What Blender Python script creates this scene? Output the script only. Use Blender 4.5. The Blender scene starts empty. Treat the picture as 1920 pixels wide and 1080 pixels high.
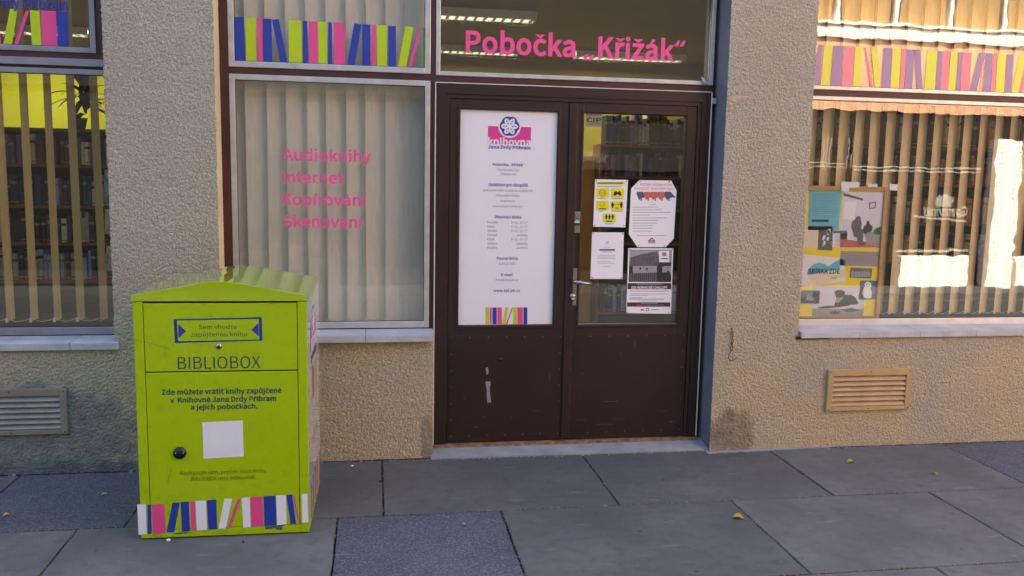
import bpy, math, random
import numpy as np
from mathutils import Matrix, Vector
random.seed(7); np.random.seed(7)
R = math.radians
C = bpy.context.scene.collection
scn = bpy.context.scene

# ------------------------------------------------------------------ camera, sky, sun, exposure
CAM = np.array([0.0, -5.06, 1.725]); FP = 1610.6
def cam_axes(yaw, pitch, roll):
    f = np.array([math.sin(yaw)*math.cos(pitch), math.cos(yaw)*math.cos(pitch), -math.sin(pitch)])
    r = np.array([math.cos(yaw), -math.sin(yaw), 0.]); u = np.cross(r, f)
    c, s = math.cos(roll), math.sin(roll)
    return np.array([c*r+s*u, -s*r+c*u, f])
AX = cam_axes(R(9.2618), R(7.3878), R(1.0842))
cd = bpy.data.cameras.new('camera'); cam = bpy.data.objects.new('camera', cd); C.objects.link(cam)
cd.sensor_width = 36; cd.lens = FP/1920*36; cd.clip_start = .05; cd.clip_end = 500
cam.matrix_world = Matrix([[AX[0][0], AX[1][0], -AX[2][0], CAM[0]], [AX[0][1], AX[1][1], -AX[2][1], CAM[1]],
                           [AX[0][2], AX[1][2], -AX[2][2], CAM[2]], [0, 0, 0, 1]])
scn.camera = cam

SUNDIR = Vector((0.16, 0.74, 0.86)).normalized()
w = bpy.data.worlds.new('World'); scn.world = w; w.use_nodes = True
nt = w.node_tree; bg = nt.nodes['Background']; sky = nt.nodes.new('ShaderNodeTexSky')
sky.sky_type = 'NISHITA'; sky.sun_disc = False
sky.sun_elevation = math.asin(SUNDIR.z); sky.sun_rotation = math.atan2(SUNDIR.x, SUNDIR.y)
sky.air_density = 1.0; sky.dust_density = 3.0; sky.ozone_density = 1.0
nt.links.new(sky.outputs[0], bg.inputs[0]); bg.inputs[1].default_value = 0.10
sd = bpy.data.lights.new('sun', 'SUN'); sd.energy = 5; sd.angle = R(.53); sd.color = (1, .93, .82)
sun = bpy.data.objects.new('sun', sd); C.objects.link(sun)
sun.rotation_euler = SUNDIR.to_track_quat('Z', 'Y').to_euler(); sun.location = (0, 20, 30)
scn.view_settings.view_transform = 'Standard'; scn.view_settings.look = 'None'
scn.view_settings.gamma = 1; scn.view_settings.use_curve_mapping = False
scn.view_settings.exposure = 2.85
scn.cycles.use_denoising = True
scn.cycles.max_bounces = 10; scn.cycles.transparent_max_bounces = 24
scn.cycles.sample_clamp_indirect = 8

# ------------------------------------------------------------------ materials
def lin(c):
    if isinstance(c, str):
        c = [int(c[i:i+2], 16)/255 for i in (0, 2, 4)]
        c = [x/12.92 if x <= .04045 else ((x+.055)/1.055)**2.4 for x in c]
    return tuple(c)
def mat(name, col, rough=.6, var=.12, scale=6, bump=0, bscale=80, metal=0, coat=0, col2=None, spec=.5, det=6, stretch=(1, 1, 1)):
    m = bpy.data.materials.new(name); m.use_nodes = True; n = m.node_tree; b = n.nodes['Principled BSDF']
    col = lin(col); L = n.links.new
    tc = n.nodes.new('ShaderNodeTexCoord'); mp = n.nodes.new('ShaderNodeMapping'); mp.inputs['Scale'].default_value = stretch
    ge = n.nodes.new('ShaderNodeNewGeometry'); L(ge.outputs['Position'], mp.inputs[0])
    no = n.nodes.new('ShaderNodeTexNoise'); no.inputs['Scale'].default_value = scale; no.inputs['Detail'].default_value = det
    L(mp.outputs[0], no.inputs['Vector'])
    rp = n.nodes.new('ShaderNodeValToRGB'); rp.color_ramp.elements[0].position = .3; rp.color_ramp.elements[1].position = .7
    c2 = lin(col2) if col2 else tuple(min(1, x*(1+var)) for x in col)
    c1 = col if col2 else tuple(x*(1-var) for x in col)
    rp.color_ramp.elements[0].color = (*c1, 1); rp.color_ramp.elements[1].color = (*c2, 1)
    L(no.outputs[0], rp.inputs[0]); L(rp.outputs[0], b.inputs['Base Color'])
    b.inputs['Roughness'].default_value = rough; b.inputs['Metallic'].default_value = metal
    b.inputs['Specular IOR Level'].default_value = spec
    b.inputs['Coat Weight'].default_value = coat; b.inputs['Coat Roughness'].default_value = .05
    if bump:
        n2 = n.nodes.new('ShaderNodeTexNoise'); n2.inputs['Scale'].default_value = bscale; n2.inputs['Detail'].default_value = 5
        L(mp.outputs[0], n2.inputs['Vector'])
        bp = n.nodes.new('ShaderNodeBump'); bp.inputs['Strength'].default_value = 1; bp.inputs['Distance'].default_value = bump
        L(n2.outputs[0], bp.inputs['Height']); L(bp.outputs[0], b.inputs['Normal'])
    return m
def emis(name, col, s):
    m = bpy.data.materials.new(name); m.use_nodes = True; b = m.node_tree.nodes['Principled BSDF']
    b.inputs['Emission Color'].default_value = (*col, 1); b.inputs['Emission Strength'].default_value = s
    return m
def glass_mat(name, tint=(.97, .985, .975), f0=.05, wav=.0003, wscale=4, haze=0.0):
    m = bpy.data.materials.new(name); m.use_nodes = True; n = m.node_tree; L = n.links.new
    n.nodes.remove(n.nodes['Principled BSDF']); out = n.nodes['Material Output']
    tr = n.nodes.new('ShaderNodeBsdfTransparent'); tr.inputs[0].default_value = (*tint, 1)
    gl = n.nodes.new('ShaderNodeBsdfGlossy'); gl.inputs['Roughness'].default_value = 0.0
    lw = n.nodes.new('ShaderNodeLayerWeight'); lw.inputs[0].default_value = .5
    pw = n.nodes.new('ShaderNodeMath'); pw.operation = 'POWER'; pw.inputs[1].default_value = 5; L(lw.outputs['Facing'], pw.inputs[0])
    ma = n.nodes.new('ShaderNodeMath'); ma.operation = 'MULTIPLY_ADD'; ma.inputs[1].default_value = 1-f0; ma.inputs[2].default_value = f0
    L(pw.outputs[0], ma.inputs[0])
    ge = n.nodes.new('ShaderNodeNewGeometry'); no = n.nodes.new('ShaderNodeTexNoise'); no.inputs['Scale'].default_value = wscale
    no.inputs['Detail'].default_value = 1.5; L(ge.outputs['Position'], no.inputs['Vector'])
    bp = n.nodes.new('ShaderNodeBump'); bp.inputs['Distance'].default_value = wav; L(no.outputs[0], bp.inputs['Height']); L(bp.outputs[0], gl.inputs['Normal'])
    mx = n.nodes.new('ShaderNodeMixShader'); L(ma.outputs[0], mx.inputs[0]); L(tr.outputs[0], mx.inputs[1]); L(gl.outputs[0], mx.inputs[2])
    last = mx
    if haze:
        df = n.nodes.new('ShaderNodeBsdfDiffuse'); df.inputs[0].default_value = (.5, .52, .5, 1)
        n3 = n.nodes.new('ShaderNodeTexNoise'); n3.inputs['Scale'].default_value = 3; n3.inputs['Detail'].default_value = 5; L(ge.outputs['Position'], n3.inputs['Vector'])
        m3 = n.nodes.new('ShaderNodeMath'); m3.operation = 'MULTIPLY'; m3.inputs[1].default_value = haze; L(n3.outputs[0], m3.inputs[0])
        m4 = n.nodes.new('ShaderNodeMixShader'); L(m3.outputs[0], m4.inputs[0]); L(mx.outputs[0], m4.inputs[1]); L(df.outputs[0], m4.inputs[2]); last = m4
    L(last.outputs[0], out.inputs[0])
    return m

def plaster_mat(name, ca, cb, patches=(), low=None):
    """render colour, drifting ca->cb with blotches; patches = (x,z,rx,rz) grey repairs / stains / a wider greyer area, each with a shape of its own"""
    m = bpy.data.materials.new(name); m.use_nodes = True; n = m.node_tree; b = n.nodes['Principled BSDF']; L = n.links.new
    ge = n.nodes.new('ShaderNodeNewGeometry'); P = ge.outputs['Position']
    def noise(s, d=5):
        q = n.nodes.new('ShaderNodeTexNoise'); q.inputs['Scale'].default_value = s; q.inputs['Detail'].default_value = d; L(P, q.inputs['Vector']); return q.outputs[0]
    def mixc(f, a, c):
        q = n.nodes.new('ShaderNodeMix'); q.data_type = 'RGBA'
        for s, v in ((q.inputs[6], a), (q.inputs[7], c)):
            if isinstance(v, tuple): s.default_value = (*v, 1)
            else: L(v, s)
        if isinstance(f, float): q.inputs[0].default_value = f
        else: L(f, q.inputs[0])
        return q.outputs[2]
    def ramp(v, a, c):
        q = n.nodes.new('ShaderNodeMapRange'); q.inputs[1].default_value = a; q.inputs[2].default_value = c; L(v, q.inputs[0]); return q.outputs[0]
    sx = n.nodes.new('ShaderNodeSeparateXYZ'); L(P, sx.inputs[0])
    zj = n.nodes.new('ShaderNodeMath'); zj.operation = 'MULTIPLY_ADD'; zj.inputs[1].default_value = .9; L(noise(1.6), zj.inputs[0]); L(sx.outputs[2], zj.inputs[2])
    col = mixc(ramp(zj.outputs[0], .8, 2.0), lin(cb), lin(ca))
    col = mixc(ramp(noise(2.3), .4, .68), col, tuple(x*.88 for x in lin(ca)))
    col = mixc(ramp(noise(130, 2), .36, .6), tuple(x*.62 for x in lin(ca)), col)
    if low:   # damp, greyed band along the foot of the wall
        zz = n.nodes.new('ShaderNodeMath'); zz.operation = 'MULTIPLY_ADD'; zz.inputs[1].default_value = -.35; L(noise(6), zz.inputs[0]); L(sx.outputs[2], zz.inputs[2])
        col = mixc(ramp(zz.outputs[0], low, -.14), col, lin('6d685f'))
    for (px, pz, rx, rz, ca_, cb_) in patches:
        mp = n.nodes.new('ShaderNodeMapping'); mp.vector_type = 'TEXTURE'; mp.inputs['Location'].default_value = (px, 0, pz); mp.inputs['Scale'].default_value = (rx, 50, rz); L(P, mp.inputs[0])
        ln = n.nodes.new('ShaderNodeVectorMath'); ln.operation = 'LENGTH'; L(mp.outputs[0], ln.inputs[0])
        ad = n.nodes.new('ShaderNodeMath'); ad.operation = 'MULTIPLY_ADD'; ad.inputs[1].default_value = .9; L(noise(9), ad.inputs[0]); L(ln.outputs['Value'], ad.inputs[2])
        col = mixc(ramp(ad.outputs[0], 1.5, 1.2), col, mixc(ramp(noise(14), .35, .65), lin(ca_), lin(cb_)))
    L(col, b.inputs['Base Color']); b.inputs['Roughness'].default_value = .92; b.inputs['Specular IOR Level'].default_value = .2
    bp = n.nodes.new('ShaderNodeBump'); bp.inputs['Distance'].default_value = .006; L(noise(150, 4), bp.inputs['Height']); L(bp.outputs[0], b.inputs['Normal'])
    return m

M = {}
M['plaster'] = plaster_mat('roughcast_render', 'c2b9a6', 'c7b58e', patches=((2.27, .11, .16, .19, '7d7565', 'a0967f'), (.33, .1, .05, .18, '8a8270', '9b927e'), (-1.95, .22, .72, .34, '7f807a', '93938a'), (-1.75, -.02, .75, .1, '636c70', '7a8283')))  # third patch: wide greyer area low on the left wall
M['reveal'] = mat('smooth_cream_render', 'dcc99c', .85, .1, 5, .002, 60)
M['reveal2'] = mat('shaded_reveal_render', '6f727a', .85, .1, 5, .002, 60)  # right pillar's reveal: cream render with its shade painted in as grey
M['steel'] = mat('rust_brown_steel_paint', '45221c', .5, .25, 9, .0006, 40)
M['door'] = mat('dark_brown_door_paint', '2f1c1a', .38, .16, 5, .0007, 25)
M['door2'] = mat('dark_brown_kick_panel_paint', '291713', .42, .2, 3, .0012, 7)
M['alu'] = mat('weathered_aluminium', 'c6c6c4', .38, .12, 12, .0003, 60, metal=.55)
M['aluL'] = mat('skylight_toned_aluminium', '8f939c', .42, .15, 10, .0003, 60, metal=.5)  # left frames: same aluminium, dim bluish skylight put into the colour
M['alu2'] = mat('white_painted_trim', 'd8d4cb', .5, .08, 12)
M['marble'] = mat('grey_white_marble', 'c3c2c2', .5, .0, 7, .0008, 50, col2='a5a4a8', det=10)
M['glass'] = glass_mat('window_glass', haze=.07)
M['glassL'] = glass_mat('left_window_glass', haze=.02)
M['glassD'] = glass_mat('door_glass', haze=.012)
M['glassR'] = glass_mat('wavy_shop_window_glass', tint=(.985, .99, .985), f0=.09, wav=.00028, wscale=7, haze=.02)
M['glassT'] = glass_mat('transom_glass', f0=.05, haze=.02)
M['pink'] = mat('pink_vinyl', 'e24a8a', .45, .04); M['pinkL'] = mat('pink_lettering_vinyl', 'ee4f92', .45, .03)
M['lime'] = mat('lime_vinyl', 'b4cc0a', .45, .04); M['blue'] = mat('blue_vinyl', '243a9c', .45, .05)
for k_, h_ in (('pink', 'd84a86'), ('lime', 'b4cc0a'), ('blue', '34429c')): M[k_+'G'] = mat('glossy_'+k_+'_vinyl', h_, .06, .03, coat=.5)
M['green'] = mat('green_vinyl', '6aa81a', .45, .05); M['white'] = mat('white_vinyl', 'e6e8ea', .4, .03)
M['navy'] = mat('navy_print', '15285c', .5, .04); M['darkprint'] = mat('dark_green_print', '3c4a14', .6, .04)
M['box'] = mat('lime_gloss_box_paint', 'a6c300', .35, .03, 3, .0004, 4, coat=.08, spec=.25)
def grime(m, z0=.0, z1=.35):
    n = m.node_tree; P = n.nodes['Principled BSDF']; L = n.links.new; src = P.inputs['Base Color'].links[0].from_socket
    ge = n.nodes.new('ShaderNodeNewGeometry'); no = n.nodes.new('ShaderNodeTexNoise'); no.inputs['Scale'].default_value = 22; no.inputs['Detail'].default_value = 9; L(ge.outputs['Position'], no.inputs['Vector'])
    mr = n.nodes.new('ShaderNodeMapRange'); mr.inputs[1].default_value = .56; mr.inputs[2].default_value = .8; mr.inputs[4].default_value = .55; L(no.outputs[0], mr.inputs[0])
    sx = n.nodes.new('ShaderNodeSeparateXYZ'); L(ge.outputs['Position'], sx.inputs[0]); mz = n.nodes.new('ShaderNodeMapRange'); mz.inputs[1].default_value = z1; mz.inputs[2].default_value = z0; mz.inputs[3].default_value = .35; L(sx.outputs[2], mz.inputs[0])
    mu = n.nodes.new('ShaderNodeMath'); mu.operation = 'MULTIPLY'; L(mr.outputs[0], mu.inputs[0]); L(mz.outputs[0], mu.inputs[1])
    mx = n.nodes.new('ShaderNodeMix'); mx.data_type = 'RGBA'; L(mu.outputs[0], mx.inputs[0]); L(src, mx.inputs[6]); mx.inputs[7].default_value = (.05, .05, .03, 1); L(mx.outputs[2], P.inputs['Base Color'])
    n2 = n.nodes.new('ShaderNodeTexNoise'); n2.inputs['Scale'].default_value = 4; n2.inputs['Detail'].default_value = 6; L(ge.outputs['Position'], n2.inputs['Vector'])
    r2 = n.nodes.new('ShaderNodeMapRange'); r2.inputs[3].default_value = .22; r2.inputs[4].default_value = .5; r2.inputs[1].default_value = .35; r2.inputs[2].default_value = .65; L(n2.outputs[0], r2.inputs[0]); L(r2.outputs[0], P.inputs['Roughness'])
grime(M['box'])
M['boxlid'] = mat('lime_gloss_lid_paint', 'a4c203', .12, .05, 3, .0001, 5, coat=1)
M['boxwhite'] = mat('white_gloss_wrap', 'd9d6d2', .15, .04, 4, .0003, 5, coat=.6)
M['gap'] = mat('black_gap', '0d0f0c', .8, .1)
M['rubber'] = mat('black_plastic', '111111', .35, .1)
M['bare'] = mat('bare_undercoat', '958a8e', .7, .12, 60)
M['chrome'] = mat('nickel_plated_steel', 'b0afab', .3, .1, 30, metal=1)
M['brass'] = mat('dull_steel_plate', 'a09a8c', .32, .15, 25, metal=.9)
M['sign'] = mat('white_sign_foil', 'e6e4e8', .35, .02, 2)
M['paper'] = mat('white_paper', 'ecebee', .7, .02, 3, .0015, 9)
M['ink'] = mat('dark_ink', '24222c', .7, .05); M['greyink'] = mat('grey_ink', '77758a', .7, .05)
M['blueink'] = mat('blue_ink', '28358c', .6, .04); M['redink'] = mat('red_ink', 'c8323c', .7, .05)
M['magenta'] = mat('magenta_print', 'd93a8e', .5, .03)
M['yellowp'] = mat('yellow_print', 'dcd60e', .6, .03); M['brownp'] = mat('brown_print', '3d262c', .6, .05)
M['slatT'] = mat('tan_blind_fabric', 'd0bb90', .85, .08, 60, .0006, 300, stretch=(1, 1, .15))
M['slatL'] = mat('darker_tan_blind_fabric', 'b39c6c', .85, .08, 60, .0006, 300, stretch=(1, 1, .15))
M['slatG'] = mat('grey_beige_blind_fabric', 'cdc6ba', .85, .06, 70, .0006, 300, stretch=(1, 1, .12))
M['bead'] = mat('white_bead_chain', 'cfccc2', .5, .05)
M['wood'] = mat('shelf_wood', '6e4526', .55, .2, 5, .0005, 40, stretch=(.3, 1, 4))
M['woodl'] = mat('pale_wood_frame', 'b98d52', .55, .15, 8, stretch=(.5, .5, 6))
M['dark'] = mat('dark_shelf_back', '1c1612', .8, .15)
M['ochre'] = mat('ochre_cupboard', '9a6a1c', .5, .1, 3)
M['ywall'] = mat('yellow_green_room_paint', 'bdb815', .9, .06, 2)
M['ywall2'] = mat('dimmed_yellow_room_paint', '8d7f12', .9, .06, 2)  # same back wall, painted duller where the room looks dim behind the door
M['ceil'] = mat('olive_ceiling_paint', '77670e', .9, .06, 2)
M['ifloor'] = mat('linoleum_floor', '5a4a34', .5, .15, 4)
M['slab'] = mat('smooth_grey_slab', '646360', .72, .0, 3.0, .0012, 30, col2='7b7975', det=9, spec=.3)
M['slab2'] = mat('smooth_grey_slab_darker', '5d5c59', .75, .0, 4.0, .0012, 30, col2='706f6b', det=9, spec=.3)
M['joint'] = mat('joint_sand', '2a2826', .95, .3, 30, .004, 120)
M['farpave'] = mat('far_pavement_asphalt', '4a4844', .9, .2, 2, .003, 60)
M['concrete'] = mat('pale_patched_concrete', '9b9c9c', .85, .0, 8, .003, 40, col2='7d7f82', det=8)
M['rust'] = mat('rusted_iron', '5b2e1a', .8, .35, 60, .001, 200, metal=.2)
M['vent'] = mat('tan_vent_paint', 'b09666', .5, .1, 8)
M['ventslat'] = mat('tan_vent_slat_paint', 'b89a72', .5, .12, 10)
M['ventg'] = mat('greyer_vent_paint', '8d8170', .6, .12, 8); M['ventsg'] = mat('greyer_vent_slat_paint', '9b9790', .6, .15, 10)  # left grille: greyer versions of the two vent colours
M['leafy'] = mat('yellow_fallen_leaf', 'a8a01c', .6, .2, 60); M['leafg'] = mat('green_fallen_leaf', '8aa022', .6, .2, 60)
M['pebble'] = mat('grey_pebble', '8a7a66', .8, .2, 40)
M['plant'] = mat('dark_plant_leaf', '1c2c14', .5, .3, 20)
M['asphalt'] = mat('street_asphalt', '3c3b3a', .9, .15, 3, .003, 120)
M['obar'] = mat('greyed_white_bar_paint', '8e8c80', .7, .1)
M['opeach'] = mat('peach_render', 'd9a178', .85, .05, 1.2); M['owhite'] = mat('white_painted_concrete', 'eae7dc', .8, .04, 2)
M['otan'] = mat('tan_curtain_cloth', 'b08a55', .85, .1, 3, stretch=(4, 4, .3)); M['odark'] = mat('dark_shop_glazing', '18150f', .15, .2)
M['obrown'] = mat('shade_darkened_cladding', '271d13', .7, .2, 2); M['ogrey'] = mat('grey_pole_paint', '70706c', .6, .1)  # brown kept dark to paint the wine bar facade as shaded

def slab_mat(name, a, b_, seed, coarse=False):
    m = bpy.data.materials.new(name); m.use_nodes = True; n = m.node_tree; P = n.nodes['Principled BSDF']; L = n.links.new
    ge = n.nodes.new('ShaderNodeNewGeometry'); mp = n.nodes.new('ShaderNodeMapping'); mp.inputs['Location'].default_value = (seed*3.1, seed*1.7, seed); L(ge.outputs['Position'], mp.inputs[0])
    def noise(s, d=5, st=None):
        q = n.nodes.new('ShaderNodeTexNoise'); q.inputs['Scale'].default_value = s; q.inputs['Detail'].default_value = d; v = mp.outputs[0]
        if st: m2 = n.nodes.new('ShaderNodeMapping'); m2.inputs['Scale'].default_value = st; m2.inputs['Rotation'].default_value = (0, 0, .5); L(v, m2.inputs[0]); v = m2.outputs[0]
        L(v, q.inputs['Vector']); return q.outputs[0]
    def rng(v, lo, hi):
        q = n.nodes.new('ShaderNodeMapRange'); q.inputs[1].default_value = lo; q.inputs[2].default_value = hi; L(v, q.inputs[0]); return q.outputs[0]
    def mix(f, x, y, k=1):
        q = n.nodes.new('ShaderNodeMix'); q.data_type = 'RGBA'
        if k != 1: mm = n.nodes.new('ShaderNodeMath'); mm.operation = 'MULTIPLY'; mm.inputs[1].default_value = k; L(f, mm.inputs[0]); f = mm.outputs[0]
        L(f, q.inputs[0])
        for so, v in ((q.inputs[6], x), (q.inputs[7], y)):
            if isinstance(v, tuple): so.default_value = (*v, 1)
            else: L(v, so)
        return q.outputs[2]
    A, B_ = lin(a), lin(b_)
    col = mix(rng(noise(2.2, 8), .35, .65), A, B_)
    col = mix(rng(noise(14, 6), .48, .72), col, tuple(x*.78 for x in A), .6)
    col = mix(rng(noise(240 if not coarse else 170, 2), .3, .7), tuple(x*.8 for x in A), col, 1) if coarse else mix(rng(noise(260, 2), .3, .55), tuple(x*.82 for x in A), col)
    if coarse:
        vo = n.nodes.new('ShaderNodeTexVoronoi'); vo.inputs['Scale'].default_value = 170; L(mp.outputs[0], vo.inputs['Vector'])
        se = n.nodes.new('ShaderNodeSeparateColor'); L(vo.outputs['Color'], se.inputs[0]); col = mix(rng(se.outputs[0], .6, 1.0), col, lin('9a9aa2'), .45)
        col = mix(rng(se.outputs[1], .7, 1.0), col, lin('22232a'), .5)
    col = mix(rng(noise(5, 7, (1, 4, 1)), .63, .72), col, tuple(min(1, x*1.5) for x in B_), .35)          # pale scuffs
    col = mix(rng(noise(11, 2), .72, .76), col, tuple(x*.55 for x in A), .8)                        # old gum and oil spots
    L(col, P.inputs['Base Color']); P.inputs['Roughness'].default_value = .78; P.inputs['Specular IOR Level'].default_value = .3
    bp = n.nodes.new('ShaderNodeBump'); bp.inputs['Distance'].default_value = .004 if coarse else .0012; L(noise(180 if coarse else 60, 5), bp.inputs['Height']); L(bp.outputs[0], P.inputs['Normal'])
    return m
M['slab'] = slab_mat('smooth_grey_slab', '62615f', '787673', 1); M['slab2'] = slab_mat('smooth_grey_slab_darker', '5a5957', '6c6a67', 2)
M['slabC'] = slab_mat('coarse_exposed_aggregate_slab', '55565e', '696a73', 3, True)

# ------------------------------------------------------------------ object helpers
ROOT = {}
def inv_of(o):
    return ROOT[o.name].inverted() if o and o.name in ROOT else None
def link_mesh(name, me, parent=None, local=False):
    o = bpy.data.objects.new(name, me); C.objects.link(o)
    if parent:
        Mi = ROOT[parent.name]
        if not local: me.transform(Mi.inverted())
        o.parent = parent; ROOT[o.name] = Mi
    else:
        ROOT[o.name] = Matrix.Identity(4)
    return o
def tag(o, label=None, cat=None, group=None, kind=None):
    for k, v in (('label', label), ('category', cat), ('group', group), ('kind', kind)):
        if v: o[k] = v
    return o
def thing(name, label, cat, loc=(0, 0, 0), rz=0, group=None):
    o = bpy.data.objects.new(name, None); C.objects.link(o); o.empty_display_size = .1
    o.location = loc; o.rotation_euler = (0, 0, rz)
    ROOT[o.name] = Matrix.Translation(loc) @ Matrix.Rotation(rz, 4, 'Z')
    return tag(o, label, cat, group)
def recentre(o):
    """move a single-mesh thing's origin to its base centre"""
    v = np.array([p.co[:] for p in o.data.vertices]); c = Vector(((v[:, 0].min()+v[:, 0].max())/2, (v[:, 1].min()+v[:, 1].max())/2, v[:, 2].min()))
    o.data.transform(Matrix.Translation(-c)); o.location = c; ROOT[o.name] = Matrix.Translation(c); return o

class MB:
    def __init__(s): s.v = []; s.f = []; s.mi = []; s.sm = []
    def add(s, vs, fs, mi=0, smooth=False):
        o = len(s.v); s.v += [tuple(map(float, p)) for p in vs]
        for f in fs: s.f.append([o+i for i in f]); s.mi.append(mi); s.sm.append(smooth)
        return s
    def box(s, x0, x1, y0, y1, z0, z1, mi=0):
        return s.add([(x, y, z) for x in (x0, x1) for y in (y0, y1) for z in (z0, z1)],
                     [(0, 1, 3, 2), (4, 6, 7, 5), (0, 4, 5, 1), (2, 3, 7, 6), (0, 2, 6, 4), (1, 5, 7, 3)], mi)
    def frame(s, x0, x1, z0, z1, wl, y0, y1, wr=None, wt=None, wb=None, mi=0):
        wr = wl if wr is None else wr; wt = wl if wt is None else wt; wb = wl if wb is None else wb
        s.box(x0, x0+wl, y0, y1, z0, z1, mi); s.box(x1-wr, x1, y0, y1, z0, z1, mi)
        s.box(x0+wl, x1-wr, y0, y1, z1-wt, z1, mi); s.box(x0+wl, x1-wr, y0, y1, z0, z0+wb, mi); return s
    def prism(s, pts, off, mi=0):
        """pts: 3-D ring, extruded by vector off"""
        n = len(pts); a = [np.array(p, float) for p in pts]; b = [p+np.array(off) for p in a]
        return s.add(a+b, [tuple(range(n))[::-1], tuple(range(n, 2*n))]+[(i, (i+1) % n, n+(i+1) % n, n+i) for i in range(n)], mi)
    def tube(s, pts, r, n=6, mi=0, closed=False):
        pts = [np.array(p, float) for p in pts]; k = len(pts); rings = []
        for i, p in enumerate(pts):
            a = pts[(i-1) % k] if (closed or i > 0) else p; b = pts[(i+1) % k] if (closed or i < k-1) else p
            t = b-a; t /= np.linalg.norm(t)+1e-12
            up = np.array([0, 0, 1.]) if abs(t[2]) < .8 else np.array([0, 1., 0]); e = np.cross(t, up); e /= np.linalg.norm(e); g = np.cross(t, e)
            rr = r[i] if hasattr(r, '__len__') else r
            rings += [p+rr*(math.cos(2*math.pi*j/n)*e+math.sin(2*math.pi*j/n)*g) for j in range(n)]
        fs = []
        for i in range(k if closed else k-1):
            for j in range(n): fs.append((i*n+j, i*n+(j+1) % n, ((i+1) % k)*n+(j+1) % n, ((i+1) % k)*n+j))
        if not closed: fs += [tuple(range(n))[::-1], tuple(range((k-1)*n, k*n))]
        return s.add(rings, fs, mi, True)
    def cyl(s, c, axis, r, h, n=20, mi=0):
        c = np.array(c, float); a = np.array(axis, float); a /= np.linalg.norm(a)
        return s.tube([c, c+a*h*.999, ], r, n, mi)
    def build(s, name, mats, parent=None, bevel=0, smooth=False, recalc=False):
        me = bpy.data.meshes.new(name); me.from_pydata(s.v, [], s.f)
        for m in (mats if isinstance(mats, (list, tuple)) else [mats]): me.materials.append(m)
        me.polygons.foreach_set('material_index', s.mi)
        me.polygons.foreach_set('use_smooth', [smooth or q for q in s.sm]); me.update()
        o = link_mesh(name, me, parent)
        if bevel:
            md = o.modifiers.new('bevel', 'BEVEL'); md.width = bevel; md.segments = 2; md.limit_method = 'ANGLE'; md.angle_limit = R(50)
        return o

# surveying: a photograph measurement placed on a real plane of the building
class Plane:
    def __init__(s, o, u, v):
        s.o = np.array(o, float); s.u = np.array(u, float); s.v = np.array(v, float); s.n = np.cross(s.u, s.v)
    def uv(s, x, y):
        d = (x-960)/FP*AX[0]-(y-540)/FP*AX[1]+AX[2]; t = ((s.o-CAM)@s.n)/(d@s.n); p = CAM+d*t-s.o
        return float(p@s.u), float(p@s.v)
    def p(s, u, v, d=0.): return s.o+u*s.u+v*s.v+d*s.n
    def at(s, x, y, d=0.): return s.p(*s.uv(x, y), d)
def wallp(Y): return Plane((0, Y, 0), (1, 0, 0), (0, 0, 1))
GR = Plane((0, 0, 0), (1, 0, 0), (0, 1, 0))
def g(x, y): return GR.uv(x, y)

def decal(name, pl, pts, m, parent, d=.001, local=False, sub=None):
    q = [pl.p(u, v, d) for (u, v) in (pts if local else [pl.uv(*p) for p in pts])]
    return MB().add(q, [tuple(range(len(q)))]).build(name, m, parent)
def rects(name, pl, boxes, m, parent, d=.001):
    """several flat printed bars given in photo px as (x0,y0,x1,y1) -> one mesh"""
    b = MB()
    for (x0, y0, x1, y1) in boxes:
        b.add([pl.at(*p, d) for p in ((x0, y0), (x0, y1), (x1, y1), (x1, y0))], [(0, 1, 2, 3)])
    return b.build(name, m, parent)
def crop(pts, ox, oy, sc): return [(ox+x/sc, oy+y/sc) for x, y in pts]

# ---- lettering set glyph by glyph from the fonts that ship with Blender; Czech accents are drawn here
import os
_fonts = {}
def _font():
    if 'f' not in _fonts:
        f = None
        try:
            f = bpy.data.fonts.load(os.path.join(bpy.utils.system_resource('DATAFILES', path='fonts'), 'Noto Sans CJK Regular.woff2'))
        except Exception: pass
        _fonts['f'] = f
    return _fonts['f']
_gc = {}
def _raw(s, off, res=3):
    cu = bpy.data.curves.new('t', 'FONT'); cu.body = s; cu.size = 10; cu.offset = off; cu.resolution_u = res
    if _font(): cu.font = _font()
    ob = bpy.data.objects.new('t', cu); C.objects.link(ob); dg = bpy.context.evaluated_depsgraph_get(); dg.update()
    me = bpy.data.meshes.new_from_object(ob.evaluated_get(dg)); bpy.data.objects.remove(ob); bpy.data.curves.remove(cu)
    co = np.zeros(len(me.vertices)*3); me.vertices.foreach_get('co', co); co = co.reshape(-1, 3)[:, :2]
    fs = [tuple(p.vertices) for p in me.polygons]; bpy.data.meshes.remove(me); return co, fs
def _unit():
    if 'H' not in _gc: c, _ = _raw('H', 0); _gc['H'] = (c[:, 1].max()-c[:, 1].min()); c2, _ = _raw('HH', 0); _gc['HH'] = np.ptp(c2[:, 0])
    return _gc['H']
BASE = {'č': ('c', 'v'), 'ř': ('r', 'v'), 'ž': ('z', 'v'), 'š': ('s', 'v'), 'ě': ('e', 'v'), 'ň': ('n', 'v'), 'ů': ('u', 'o'), 'ď': ('d', 'q'), 'ť': ('t', 'q'), 'Č': ('C', 'V'), 'Ř': ('R', 'V'), 'Š': ('S', 'V'), 'Ž': ('Z', 'V'),
        'á': ('a', '/'), 'é': ('e', '/'), 'í': ('i', 'i'), 'ý': ('y', '/'), 'ú': ('u', '/'), 'ó': ('o', '/'), 'É': ('E', 'A'), 'Í': ('I', 'A'), 'Ý': ('Y', 'A'), 'Ú': ('U', 'A'), 'Á': ('A', 'A'), '„': (',', 'd'), '“': (',', 'u'), '–': ('-', 'n')}
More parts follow.
